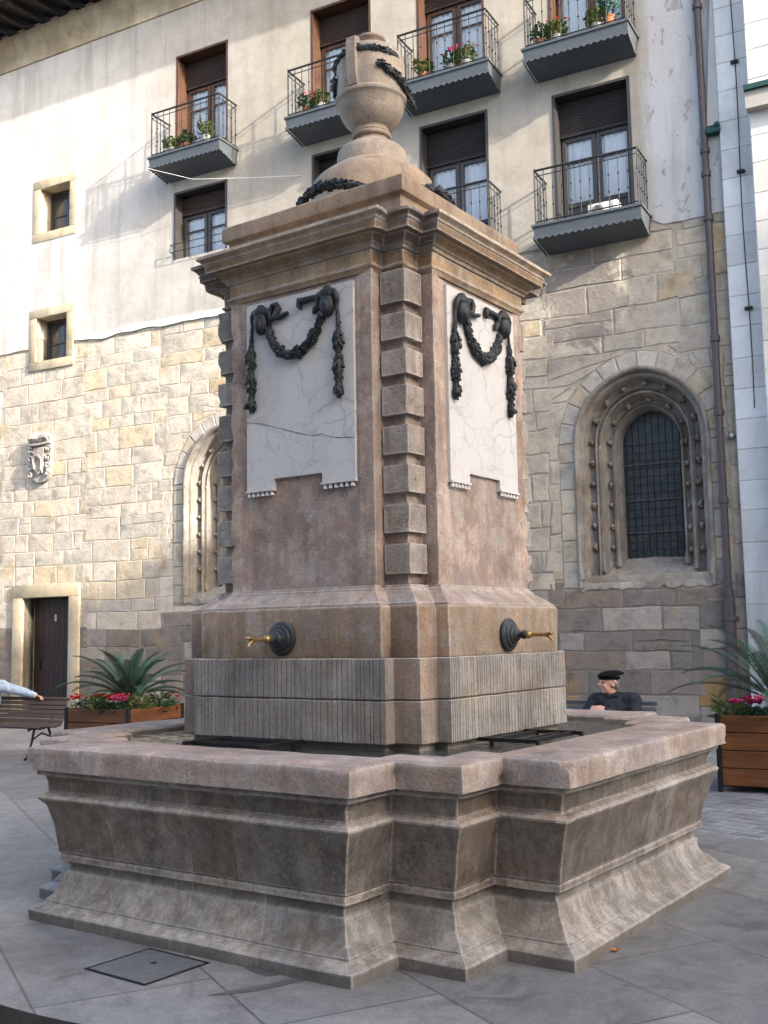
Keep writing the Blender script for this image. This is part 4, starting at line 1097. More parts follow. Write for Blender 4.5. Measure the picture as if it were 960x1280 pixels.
# architrave fillet, frieze and cornice
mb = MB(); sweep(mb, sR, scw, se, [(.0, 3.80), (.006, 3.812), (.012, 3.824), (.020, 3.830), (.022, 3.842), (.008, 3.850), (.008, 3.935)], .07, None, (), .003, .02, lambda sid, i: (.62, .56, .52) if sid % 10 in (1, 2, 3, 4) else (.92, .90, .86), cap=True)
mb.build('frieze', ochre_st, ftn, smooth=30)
mb = MB(); sweep(mb, sR, scw, se, [(.008, 3.933), (.022, 3.938), (.026, 3.955), (.040, 3.962), (.050, 3.985), (.072, 4.004), (.078, 4.012), (.124, 4.014), (.126, 4.064), (.134, 4.068), (.137, 4.080), (.152, 4.094), (.166, 4.102), (.168, 4.120), (.130, 4.132), (-.06, 4.165)], .05, None, (), .004, .03, lambda sid, i: (.42, .42, .45) if sid % 10 in (1, 2, 3, 4) else ((.62, .56, .47) if i < 8 else (1.05, 1.05, 1.05) if i < 12 else (1.4, 1.4, 1.42)), cap=True)  # top fillet tint raised to paint its sky-lit edge
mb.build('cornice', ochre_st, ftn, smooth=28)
# attic block
mb = MB(); 
def sq_prof(prof, seed, n=24, amp=.003):
    k0 = len(mb.v); per = []
    for q in range(4):
        ca, sa = ((1, 0), (0, 1), (-1, 0), (0, -1))[q]
        for i in range(n): t = -1+2*i/n; per.append(((t*ca+1*sa, t*sa-1*ca), i == 0))
    m = len(per)
    for h, z in prof:
        for (x, y), cn in per:
            p = Vector((x*4, y*4, z*4+seed)); r = h+noise.noise(p)*amp+noise.noise(p*4)*amp
            if cn: r -= max(0, noise.noise(Vector((x, y, z*12)))+.1)*.02
            mb.v.append((x*r, y*r, z))
    for i in range(len(prof)-1):
        for k in range(m): k2 = (k+1) % m; mb.f.append((k0+i*m+k, k0+i*m+k2, k0+(i+1)*m+k2, k0+(i+1)*m+k)); mb.t.append((1, 1, 1)); mb.mi.append(0)
    mb.f.append(tuple(k0+(len(prof)-1)*m+k for k in range(m))); mb.t.append((1, 1, 1)); mb.mi.append(0)
sq_prof([(.718, 4.10), (.715, 4.295), (.728, 4.302), (.748, 4.306), (.752, 4.315), (.754, 4.398), (.748, 4.407), (.5, 4.425)], 3)
at = mb.build('attic', stone('tan_attic_stone', [(.36, .28, .215), (.44, .365, .295), (.33, .265, .21)], 3, streak=(.16, .12, .09), streak_amt=.6, bump=.3), ftn, smooth=30)

# ---- bronze festoons
def leafy(mb, pts, r0, r1, step=.016, per=5, flat=.5, leafl=.040, seed=0):
    """bunches of leaves along a polyline; radius r0..r1 (callable or numbers)"""
    rg = random.Random(seed); pts = [Vector(p) for p in pts]; L = [0]
    for a, b in zip(pts, pts[1:]): L.append(L[-1]+(b-a).length)
    tot = L[-1]; s_ = 0.
    rad = r0 if callable(r0) else (lambda t: r0+(r1-r0)*t)
    core = []
    cr = []
    while s_ <= tot:
        i = max(j for j in range(len(L)) if L[j] <= s_+1e-9); i = min(i, len(pts)-2); t = (s_-L[i])/max(1e-6, L[i+1]-L[i]); p = pts[i].lerp(pts[i+1], t); d = (pts[i+1]-pts[i]).normalized()
        r = rad(s_/tot); core.append(p); cr.append(max(.004, r*.74))
        u = d.cross(Vector((.3, .9, .2))).normalized(); v = d.cross(u)
        for k in range(per):
            a = rg.uniform(0, 6.283); o = (u*math.cos(a)+v*math.sin(a)); q = p+o*r*rg.uniform(.45, .8)
            ax = (d*rg.uniform(.5, 1)+o*rg.uniform(.2, .9)).normalized(); rot = ax.to_track_quat('Z', 'Y').to_matrix() @ Matrix.Rotation(rg.uniform(0, 6.28), 3, 'Z')
            l = min(leafl, r*.8)*rg.uniform(.6, 1.0); mb.ico(q, (l*.6, l*.34, l), 1, rot)
        s_ += step
    if len(core) > 1: mb.tube(core, cr, 7)
def bunch(t, k=3, lo=.45): return lo+(1-lo)*abs(math.sin(math.pi*k*t))

def garland(seed, par, rotq, mirror):
    """dark bronze swag in the plane of a plaque; u right, z up, w outwards"""
    mb = MB(); y0 = -(sR+.010); sx_ = -1 if mirror else 1
    P = lambda u, z, w_=.02: (sx_*u, y0-w_, z)
    for hu, hz in ((-.284, 3.625), (.262, 3.645)):
        mb.ico(P(hu, hz, .022), (.056, .045, .088), 2); mb.ico(P(hu, hz-.02, .045), (.035, .03, .055), 2)
        mb.ico(P(hu, hz+.062, .024), (.066, .042, .042), 2); mb.ico(P(hu, hz+.095, .02), (.030, .03, .024), 2)
        for du in (-1, 1):
            mb.tube([P(hu+du*.045, hz+.075, .03), P(hu+du*.070, hz+.045, .028), P(hu+du*.076, hz+.005, .022), P(hu+du*.066, hz-.03, .016)], [.020, .019, .015, .008], 7)
            mb.ico(P(hu+du*.058, hz+.066, .03), (.020, .02, .020), 1)
    # ribbon of the left mask: loop and tail
    mb.tube([P(-.215, 3.665), P(-.19, 3.72), P(-.155, 3.725), P(-.135, 3.69), P(-.15, 3.645), P(-.20, 3.63)], [.016, .018, .016, .018, .016, .018], 7)
    mb.tube([P(-.20, 3.635), P(-.13, 3.632), P(-.06, 3.648)], [.016, .017, .014], 7)
    # ribbon of the right mask
    mb.tube([P(.20, 3.70), P(.13, 3.705), P(.07, 3.70), P(.035, 3.71), P(.03, 3.675), P(.045, 3.655)], [.02, .02, .024, .022, .018, .012], 7)
    mb.tube([P(.195, 3.66), P(.165, 3.63), P(.15, 3.60)], [.016, .022, .012], 7)
    sw = [P(-.225, 3.575), P(-.205, 3.51), P(-.165, 3.445), P(-.11, 3.395), P(-.045, 3.368), P(.025, 3.372), P(.09, 3.405), P(.15, 3.465), P(.195, 3.53), P(.215, 3.575)]
    leafy(mb, sw, lambda t: .026+.013*math.sin(math.pi*t)+.004*math.sin(t*26), 0, .014, 5, seed=seed)
    for hu in (-.372, .342):
        zt = 3.63
        drop = [P(hu*.97, zt), P(hu, 3.50), P(hu, 3.40), P(hu, 3.25), P(hu, 3.10), P(hu, 3.03)]
        def rr(t):
            if t < .28: return .010+.010*t/.28
            q = (t-.28)/.72
            return .022+.018*abs(math.sin(math.pi*(q*2.6+.1)))*(1-.2*q) if q < .86 else .04*(1-q)/.14+.006
        leafy(mb, drop, rr, 0, .014, 5, seed=seed+int(hu*100))
    o = mb.build('garland', bronze, par, smooth=60); o.rotation_euler = (0, 0, rotq*math.pi/2); return o
for q in range(4):
    mb = MB(); y0, y1 = -(sR-.014), -(sR+.010)
    mb.prism([(-.43, 2.53), (-.20, 2.53), (-.20, 2.595), (.19, 2.595), (.19, 2.53), (.442, 2.53), (.442, 3.765), (-.43, 3.765)], y0, y1)
    for c0, c1 in ((-.43, -.20), (.19, .442)):
        mb.box((c0-.004, y1-.012, 2.520), (c1+.004, y0, 2.532))
        for i in range(6): xx = c0+(i+.5)*(c1-c0)/6; mb.lathe([(.015, 2.492), (.009, 2.519)], 8, (xx, y1+.004, 0))
    if q == 0:
        ck = [(-.43, 2.985), (-.36, 2.972), (-.30, 2.962), (-.22, 2.935), (-.12, 2.905), (-.02, 2.872), (.07, 2.845), (.14, 2.832), (.20, 2.838), (.21, 2.825), (.30, 2.80), (.40, 2.79), (.442, 2.785)]
        for i in range(len(ck)-1):
            (ua, za), (ub, zb_) = ck[i], ck[i+1]; hw = .0022+.0018*abs(math.sin(i*2.1))
            mb.add([(ua, y1-.0012, za-hw), (ub, y1-.0012, zb_-hw*.7), (ub, y1-.0012, zb_+hw*.7), (ua, y1-.0012, za+hw)], [(0, 1, 2, 3)], mi=1)
    pl = mb.build('plaque', [marble, kerb_mt], ftn, recalc=False) if False else mb.build('plaque', [marble, crack_mt], ftn); pl.rotation_euler = (0, 0, q*math.pi/2)
    garland(q*17+3, pl, 0, False)
# spouts
for q in range(4):
    sp = bpy.data.objects.new('spout', None); COL.objects.link(sp); sp.parent = ftn; sp.rotation_euler = (0, 0, q*math.pi/2)
    mb = MB(); mb.lathe([(0.0, -.0), (.098, .0), (.104, .008), (.104, .018), (.096, .028), (.080, .032), (.078, .040), (.070, .046), (.058, .048), (.056, .056), (.047, .062), (.042, .064), (.040, .074), (.030, .082), (.022, .086), (.020, .10), (.026, .108), (.028, .122), (.022, .135), (.014, .145), (0, .146)], 32, (-.02, -.988, 1.584), 'y')
    mb.build('rosette', bronze, sp, smooth=40)
    mb = MB(); Y = -.988; X, Z = -.02, 1.584
    mb.lathe([(.010, .13), (.024, .14), (.026, .155), (.018, .165), (.013, .17)], 14, (X, Y, Z), 'y')
    mb.tube([(X, Y-.16, Z), (X, Y-.26, Z-.002), (X, Y-.27, Z-.003)], [.013, .012, .016], 10)
    for a in (-.9, .9, 3.14): mb.tube([(X, Y-.265, Z-.002), (X+.012*math.sin(a), Y-.295, Z+.016*math.cos(a)-.004), (X+.03*math.sin(a), Y-.315, Z+.034*math.cos(a)-.010)], [.009, .010, .004], 8)
    mb.build('nozzle', brass, sp, smooth=50)
# bucket rests of flat iron over the water
for q in range(4):
    mb = MB(); x0, x1 = (-.44, .14); ya, yb = -1.40, -1.0; z = .972
    rot = Matrix.Rotation(q*math.pi/2, 4, 'Z')
    m2 = MB()
    for x_ in (x0, x1): m2.box((x_-.014, ya, z), (x_+.014, yb, z+.022))
    m2.box((x0, ya+.06, z-.004), (x1, ya+.085, z+.018)); m2.box((x0, -1.10, z-.004), (x1, -1.075, z+.018)); m2.box((x0, -1.26, z-.002), (x1, -1.24, z+.016))
    for x_ in (x0, x1): m2.box((x_-.014, ya-.004, z-.09), (x_+.014, ya+.016, z)); m2.box((x_-.012, -1.1, z-.08), (x_+.012, -1.085, z))
    o = m2.build('bucket_rest', iron, ftn); o.rotation_euler = (0, 0, q*math.pi/2)

# urn
urn = bpy.data.objects.new('urn', None); COL.objects.link(urn); urn.parent = ftn
mb = MB(); mb.lathe([(.52, 4.41), (.475, 4.52), (.445, 4.63), (.436, 4.71), (.428, 4.765), (.400, 4.795), (.355, 4.832), (.305, 4.868), (.268, 4.892), (.250, 4.902)], 56, jitter=.004); mb.build('urn_plinth', at.data.materials[0], urn, smooth=40)
mb = MB(); mb.lathe([(.250, 4.900), (.250, 4.985), (.244, 5.010), (.222, 5.036), (.170, 5.070), (.128, 5.092), (.118, 5.104), (.117, 5.120), (.138, 5.126), (.143, 5.138), (.138, 5.150), (.128, 5.154), (.134, 5.164), (.130, 5.176), (.119, 5.182), (.124, 5.196), (.152, 5.212), (.190, 5.248), (.216, 5.289), (.232, 5.336), (.240, 5.375), (.247, 5.384), (.258, 5.396), (.260, 5.412), (.250, 5.426), (.242, 5.434), (.246, 5.52), (.247, 5.60), (.246, 5.67), (.237, 5.722), (.208, 5.766), (.152, 5.797), (.106, 5.812), (.088, 5.824), (.086, 5.838), (.098, 5.856), (.111, 5.864), (.114, 5.877), (.104, 5.885), (.074, 5.884), (.06, 5.86), (0, 5.85)], 56)
ub = mb.build('urn_body', urn_st, urn, smooth=35)
# two upright scroll handles
tocam = math.atan2(-5.95, 4.21)
for k in range(2):
    a = tocam-.52+k*math.pi; mb = MB()
    mb.prism([(.20, 5.44), (.256, 5.43), (.272, 5.50), (.282, 5.62), (.284, 5.72), (.272, 5.775), (.225, 5.79), (.19, 5.76), (.20, 5.70)], -.036, .036)
    o = mb.build('handle', urn_st, urn); o.rotation_euler = (0, 0, a)
mb = MB()
def arc3(a0, a1, r, z0, z1, n=22, sag=0): return [(r*math.cos(a0+(a1-a0)*i/n), r*math.sin(a0+(a1-a0)*i/n), z0+(z1-z0)*i/n-sag*math.sin(math.pi*i/n)) for i in range(n+1)]
leafy(mb, arc3(tocam-.38, tocam+1.05, .236, 5.695, 5.665), lambda t: .034*(1-.6*max(0, t-.6)/.4), 0, .016, 5, leafl=.034, seed=3)
leafy(mb, arc3(tocam-.68, tocam-1.8, .238, 5.70, 5.66), lambda t: .032, 0, .016, 5, leafl=.034, seed=4)
leafy(mb, arc3(tocam+.20, tocam+1.6, .256, 5.575, 5.43), lambda t: .030+.008*t, 0, .016, 5, leafl=.036, seed=5)
leafy(mb, arc3(tocam-1.35, tocam-2.6, .256, 5.55, 5.43), lambda t: .034, 0, .016, 5, leafl=.036, seed=6)
leafy(mb, arc3(tocam+2.0, tocam+3.4, .238, 5.67, 5.70), lambda t: .034, 0, .018, 5, leafl=.034, seed=8)
leafy(mb, [(.27*math.cos(tocam+1.5), .27*math.sin(tocam+1.5), 5.43), (.30*math.cos(tocam+1.55), .30*math.sin(tocam+1.55), 5.39), (.325*math.cos(tocam+1.6), .325*math.sin(tocam+1.6), 5.345)], lambda t: .028*(1-t)+.008, 0, .014, 5, seed=9)
mb.build('garland', bronze, urn, smooth=60)
for q in range(4):   # festoons lying round the foot of the urn
    a = -math.pi/2+q*math.pi/2; mb = MB()
    pts = [( (.545+.03*math.cos(2*t))*math.cos(a+t), (.545+.03*math.cos(2*t))*math.sin(a+t), 4.575-.10*(t/.74)**2) for t in [(-.74+1.48*i/24) for i in range(25)]]
    leafy(mb, pts, lambda t: .008+.030*math.sin(math.pi*t)**.7, 0, .013, 6, leafl=.034, seed=40+q)
    mb.build('festoon', bronze, ftn, smooth=60)

# ================================================================== PLANTERS, CYCADS, FLOWERS
def planter(label, s0, n1, size=1.03, h=.75):
    o = thing('planter_box', label, 'planter', W(s0+size/2, n1-size/2), AZ, 'wooden planters'); hs = size/2
    nb_ = 4; bh = (h-.06)/nb_
    for q in range(4):
        for i in range(nb_):
            mb = MB(); z0 = .06+i*bh; mb.box((-hs+.035, -hs, z0+.004), (hs-.035, -hs+.03, z0+bh-.004), bev=.005)
            b = mb.build('board', planter_wd, o); b.rotation_euler = (0, 0, q*math.pi/2)
        mb = MB(); mb.box((-hs-.012, -hs-.012, .0), (-hs+.034, -hs+.034, h+.012), bev=.004); b = mb.build('corner_post', iron, o); b.rotation_euler = (0, 0, q*math.pi/2)
    mb = MB(); mb.box((-hs+.03, -hs+.03, .05), (hs-.03, hs-.03, h-.07)); mb.build('soil', soil, o)
    return o
planter('wooden planter with palm and red flowers left of the fountain, near the dark door', -6.54, 7.28)
planter('wooden planter with palm and magenta flowers at the right edge, before the drainpipe', 1.21, 6.25)

def cycad(label, s, n, z, seed, nf=24, L=.85, up_=1.0):
    rg = random.Random(seed); o = thing('cycad', label, 'palm', W(s, n, z), AZ, 'cycad palms in the planters')
    mb = MB(); prof = [(.085, -.05)]
    for i in range(9): prof += [(.105-.004*i, .0+i*.028), (.088-.004*i, .014+i*.028)]
    prof += [(.03, .27), (0, .28)]; mb.lathe(prof, 16, jitter=.08); mb.build('trunk', cycad_tr, o, smooth=60)
    mb = MB()
    for i in range(nf):
        az = i*2.39996+rg.uniform(-.15, .15); lev = (i/nf); el = R_(18+66*lev**1.1)*up_; ln = L*rg.uniform(.85, 1.1)*(.92 if lev > .8 else 1)
        h = Vector((math.cos(az), math.sin(az), 0)); p = h*.05+Vector((0, 0, .20)); pts = [p]; e = el; N = 22
        for k in range(N):
            p = p+(h*math.cos(e)+Vector((0, 0, 1))*math.sin(e))*(ln/N); pts.append(p); e -= R_(62)/N*(.3+1.4*k/N)
        mb.tube(pts, [.009-.007*k/N for k in range(N+1)], 5)
        side = h.cross(Vector((0, 0, 1))).normalized()
        for k in range(2*N):
            t = .14+.86*k/(2*N); idx = min(N-1, int(t*N)); f = t*N-idx; q = pts[idx].lerp(pts[min(N, idx+1)], min(1, f)); d = (pts[min(N, idx+1)]-pts[idx]).normalized(); nrm = side.cross(d).normalized()
            if nrm.z < 0: nrm = -nrm
            ll = .125*math.sin(math.pi*min(1, .12+t*.86))**.6*rg.uniform(.9, 1.1)
            for sg in (-1, 1):
                dr = (side*sg*.78+d*.55+nrm*.34).normalized(); wv = d*.0052; tip = q+dr*ll-Vector((0, 0, ll*.10)); m = q+dr*ll*.5
                mb.add([q-wv, q+wv, m+wv*1.1, tip, m-wv*1.1], [(0, 1, 2, 4), (4, 2, 3)])
    mb.build('fronds', cycad_mt, o, recalc=False)
    return o
cycad('spreading cycad palm growing in the planter left of the fountain', -5.95, 6.77, .66, 2, 30, .84)
cycad('arching cycad palm in the planter at the right edge of the photo', 1.74, 5.74, .66, 5, 30, 1.08)

def flower(name, label, cat, loc, seed, leaf_m, pet_m, nl=46, nfl=6, r=.11, h=.12, leaf=.05, psc=1.0, group=None, long=False, pot=None):
    rg = random.Random(seed); o = thing(name, label, cat, loc, rg.uniform(0, 6), group); zb = 0
    if pot:
        mb = MB(); mb.lathe([(.06, 0), (.085, .13), (.092, .13), (.092, .15), (.078, .15), (.07, .12), (0, .12)], 16); mb.build('pot', pot, o, smooth=40); zb = .12
    mb = MB()
    for i in range(nl):
        a = rg.uniform(0, 6.28); q = r*math.sqrt(rg.random()); z = zb+rg.uniform(.0, h); tilt = rg.uniform(.1, 1.0); d = Vector((math.cos(a), math.sin(a), 0)); dd = (d*math.cos(tilt)+Vector((0, 0, 1))*math.sin(tilt)); s_ = d.cross(Vector((0, 0, 1)))
        p = d*q*.6+Vector((0, 0, z)); l = leaf*rg.uniform(.7, 1.3)*(1.7 if long else 1); wv = leaf*(.18 if long else .42)*rg.uniform(.8, 1.2)
        tip = p+dd*l-Vector((0, 0, l*.15)); m = p+dd*l*.55+Vector((0, 0, l*.06))
        mb.add([p, m+s_*wv, tip, m-s_*wv], [(0, 1, 2), (0, 2, 3)])
    mb.tube([(0, 0, zb-.02), (.005, 0, zb+h*.6)], .006, 5)
    mb.build('foliage', leaf_m, o, recalc=False)
    if nfl:
        mb = MB()
        for i in range(nfl):
            a = rg.uniform(0, 6.28); q = r*.75*math.sqrt(rg.random()); c = Vector((q*math.cos(a), q*math.sin(a), zb+h+rg.uniform(.02, .09)))
            for k in range(5):
                b = k*1.2566+rg.uniform(-.3, .3); d = Vector((math.cos(b), math.sin(b), rg.uniform(.5, 1.5))).normalized(); s_ = d.cross(Vector((0, 0, 1))).normalized(); l = .034*psc*rg.uniform(.8, 1.3)
                mb.add([c, c+d*l*.6+s_*l*.45, c+d*l, c+d*l*.6-s_*l*.45], [(0, 1, 2, 3)])
        mb.build('petals', pet_m, o, recalc=False)
        mb = MB(); 
        for i in range(3): mb.tube([(0, 0, zb), (rg.uniform(-.5, .5)*r, rg.uniform(-.5, .5)*r, zb+h+.02)], .003, 4)
        mb.build('stems', leaf_m, o)
    return o
PZ = .67
FL = [  # left planter, back-left to right: (s, n, leaf, petal, nfl, long, label)
 ('cyclamen', -6.44, 7.15, bluegreen_mt, red_mt, 7, False, 'red cyclamen at the left corner of the left planter'),
 ('cyclamen', -6.24, 7.02, bluegreen_mt, red_mt, 6, False, 'red cyclamen second from the left corner of the left planter'),
 ('leafy_shrub', -6.12, 7.17, lime_mt, red_mt, 0, True, 'yellow green leafy plant left of the red flowers in the left planter'),
 ('cyclamen', -5.93, 7.0, bluegreen_mt, red_mt, 9, False, 'tall red cyclamen just left of the palm trunk in the left planter'),
 ('cyclamen', -5.74, 7.18, bluegreen_mt, pink_mt, 16, False, 'pink and red cyclamen before the palm trunk in the left planter'),
 ('cyclamen', -5.90, 7.2, bluegreen_mt, red_mt, 4, False, 'small red cyclamen at the front board of the left planter'),
 ('leafy_shrub', -5.62, 6.98, lime_mt, red_mt, 0, True, 'yellow green leafy plant right of the palm in the left planter'),
 ('leafy_shrub', -5.60, 6.62, leaf_mt, red_mt, 0, True, 'mid green leafy plant by the right boards of the left planter'),
 ('cyclamen', -5.62, 6.36, bluegreen_mt, red_mt, 4, False, 'red cyclamen at the far right corner of the left planter'),
 ('leafy_shrub', 1.31, 6.08, lime_mt, red_mt, 0, True, 'yellow green leafy plant at the left corner of the right planter'),
 ('cyclamen', 1.42, 6.14, bluegreen_mt, mag_mt, 5, False, 'magenta cyclamen at the left of the right planter'),
 ('cyclamen', 1.55, 6.02, bluegreen_mt, mag_mt, 10, False, 'tall magenta cyclamen in the middle of the right planter'),
 ('cyclamen', 1.68, 6.13, bluegreen_mt, pink_mt, 6, False, 'pink cyclamen at the front of the right planter'),
 ('cyclamen', 1.82, 6.06, bluegreen_mt, red_mt, 10, False, 'red cyclamen right of the pink one in the right planter')]
for i, (nm, s, n, lm, pm, nf, lg, lab) in enumerate(FL):
    flower(nm, lab, 'plant' if lg else 'flower', W(s, n, PZ), 100+i, lm, pm, 80 if lg else 60, int(nf*1.6), .15, .20 if lg else .14, .085 if lg else .062, 1.35, 'plants in the wooden planters', lg)
# potted plants on the balconies
BP = [(-10.55, 11.69, .5, lime_mt, None, whitepot, 'pale green potted plant at the left of the leftmost balcony'), (-10.15, 11.69, .5, leaf_mt, None, terracotta, 'green potted plant in the middle of the leftmost balcony'), (-9.65, 11.69, .5, lime_mt, None, whitepot, 'tall pale green potted plant at the right of the leftmost balcony'),
      (-7.18, 11.69, .5, leaf_mt, pink_mt, terracotta, 'potted geranium with pink flowers left of the urn on the second upper balcony'), (-6.85, 11.69, .5, lime_mt, None, whitepot, 'yellow green potted plant beside the geranium on the second upper balcony'),
      (-4.62, 11.69, .52, lime_mt, None, terracotta, 'trailing yellow green potted plant on the balcony right of the urn'), (-4.05, 11.69, .5, leaf_mt, pink_mt, whitepot, 'potted plant with pink flowers in the middle of the balcony right of the urn'), (-3.75, 11.69, .5, lime_mt, pink_mt, whitepot, 'yellow green potted plant at the right of the balcony right of the urn'),
      (-2.35, 11.67, .5, leaf_mt, None, terracotta, 'low green potted plant at the left end of the top right balcony'), (-2.05, 11.67, .5, lime_mt, red_mt, whitepot, 'yellow green potted plant in a white pot on the top right balcony'), (-1.35, 11.67, .5, lime_mt, None, whitepot, 'white potted plant right of centre on the top right balcony'), (-1.15, 11.67, .45, bluegreen_mt, None, terracotta, 'tall blue green potted plant on the top right balcony')]
for i, (s, zf, n, lm, pm, pot, lab) in enumerate(BP):
    o = flower('potted_plant', lab, 'potted plant', W(s, n, zf+.012), 300+i, lm, pm or red_mt, 130, 12 if pm else 0, .24, .24, .085, 1.2, 'potted plants on the balconies', False, pot)
    if 'tall blue' in lab: o.scale = (1.1, 1.1, 1.7)
    if 'tall pale' in lab: o.scale = (1, 1, 1.3)
# air conditioner on the lower right balcony
ac = thing('air_conditioner', 'beige air conditioner behind the railing of the lower right balcony', 'air conditioner', W(-1.42, .22, 8.48), AZ)
mb = MB(); mb.box((-.26, -.14, .02), (.26, .14, .28), bev=.015); mb.build('case', ac_mt, ac, smooth=40)
mb = MB()
for r_ in (.03, .06, .09): mb.tube([(-.08+r_*math.cos(a*.524), -.15, .15+r_*math.sin(a*.524)) for a in range(13)], .006, 5)
mb.build('fan_grille', iron, ac)

# ================================================================== BENCHES
def bench(label, s0, s1, n_back, wood_m, ztop=.78):
    """slatted bench facing the square; back at n_back, seat towards the viewer"""
    L = s1-s0; o = thing('slatted_bench', label, 'bench', W((s0+s1)/2, n_back, 0), AZ, 'slatted benches')
    # profile of slats (y towards the viewer is negative)
    pr = [(.005, ztop, 8), (-.035, ztop-.055, -14), (-.06, ztop-.115, -14), (-.08, ztop-.175, -13), (-.10, ztop-.235, -12), (-.12, ztop-.29, -16), (-.155, ztop-.335, -40), (-.225, ztop-.355, -82), (-.30, ztop-.352, -92), (-.375, ztop-.342, -95), (-.45, ztop-.335, -95), (-.515, ztop-.35, -120)]
    for y, z, a in pr:
        mb = MB(); mb.box((-L/2, -.012, -.024), (L/2, .012, .024), bev=.005); b = mb.build('slat', wood_m, o); b.location = (0, y, z); b.rotation_euler = (R_(a), 0, 0)
    for x in (-L/2+.22, L/2-.22):
        mb = MB(); zt = ztop
        mb.tube([(x, .03, zt), (x, -.04, zt-.1), (x, -.1, zt-.27), (x, -.17, zt-.365), (x, -.3, zt-.382), (x, -.47, zt-.37), (x, -.53, zt-.39)], .016, 8)
        mb.tube([(x, -.42, zt-.38), (x, -.46, zt-.55), (x, -.54, .03), (x, -.58, .01)], .017, 8); mb.tube([(x, -.17, zt-.37), (x, -.10, zt-.52), (x, .06, .02), (x, .1, .01)], .017, 8)
        mb.tube([(x, -.45, zt-.52), (x, -.29, zt-.44), (x, -.12, zt-.50)], .012, 8)
        mb.build('leg', iron, o, smooth=50)
    return o
bench('brown slatted bench left of the fountain with an arm resting on its back', -9.5, -7.55, 6.2, bench_wd, .78)
bench('dark grey slatted bench with the man in the beret seated on it', -1.3, .50, 5.75, bench_dk, .815)

# ================================================================== PEOPLE
def capsule(bm_mb, a, b, ra, rb, seg=12):
    a, b = Vector(a), Vector(b); d = (b-a); L = d.length; d = d.normalized() if L > 1e-6 else Vector((0, 0, 1)); pts = []; rs = []
    for t in (-1, -.9, -.6, -.3, 0): pts.append(a+d*ra*t); rs.append(max(.001, ra*math.sqrt(max(0, 1-t*t))))
    for t in (0, .3, .6, .9, 1): pts.append(b+d*rb*t); rs.append(max(.001, rb*math.sqrt(max(0, 1-t*t))))
    bm_mb.tube(pts, rs, seg)
def remesh(mb, name, mat, parent, vox, smooth_it=4):
    o = mb.build(name, mat, None, recalc=True)
    m = o.modifiers.new('r', 'REMESH'); m.mode = 'VOXEL'; m.voxel_size = vox; m.use_smooth_shade = True
    s = o.modifiers.new('s', 'SMOOTH'); s.iterations = smooth_it; s.factor = .5
    dg = bpy.context.evaluated_depsgraph_get(); me = bpy.data.meshes.new_from_object(o.evaluated_get(dg)); me.name = name
    old = o.data; bpy.data.objects.remove(o); bpy.data.meshes.remove(old)
    me.materials.clear(); me.materials.append(mat); me.polygons.foreach_set('use_smooth', [True]*len(me.polygons))
    return mkobj(name, me, parent)
def hand(mb, wrist, dirn, palm_n, curl=.5, side=1, sc=1.0):
    """palm and five curled fingers; palm_n = direction the palm faces"""
    wv, d, pn = Vector(wrist), Vector(dirn).normalized(), Vector(palm_n).normalized(); pn = (pn-d*pn.dot(d)).normalized(); lat = d.cross(pn)*side
    for k in (-1.5, -.5, .5, 1.5): capsule(mb, wv+lat*k*.012*sc, wv+d*.085*sc+lat*k*.019*sc, .016*sc, .013*sc, 8)
    for k, ln in ((-1.5, .066), (-.5, .078), (.5, .082), (1.5, .074)):
        p = wv+d*.09*sc+lat*k*.020*sc; dd = d.copy()
        for j, fr in enumerate((.42, .32, .26)):
            dd = (dd*math.cos(curl*(.7+.3*j))+pn*math.sin(curl*(.7+.3*j))).normalized(); q = p+dd*ln*fr*1.05*sc; capsule(mb, p, q, (.0098-.0008*j)*sc, (.0092-.001*j)*sc, 8); p = q
    p = wv+d*.025*sc+lat*.028*sc; dd = (d*.6+lat*.75+pn*.25).normalized()
    for ln in (.036, .030, .024): q = p+dd*ln*sc; capsule(mb, p, q, .011*sc, .0095*sc, 8); p = q; dd = (dd+pn*.25+d*.15).normalized()
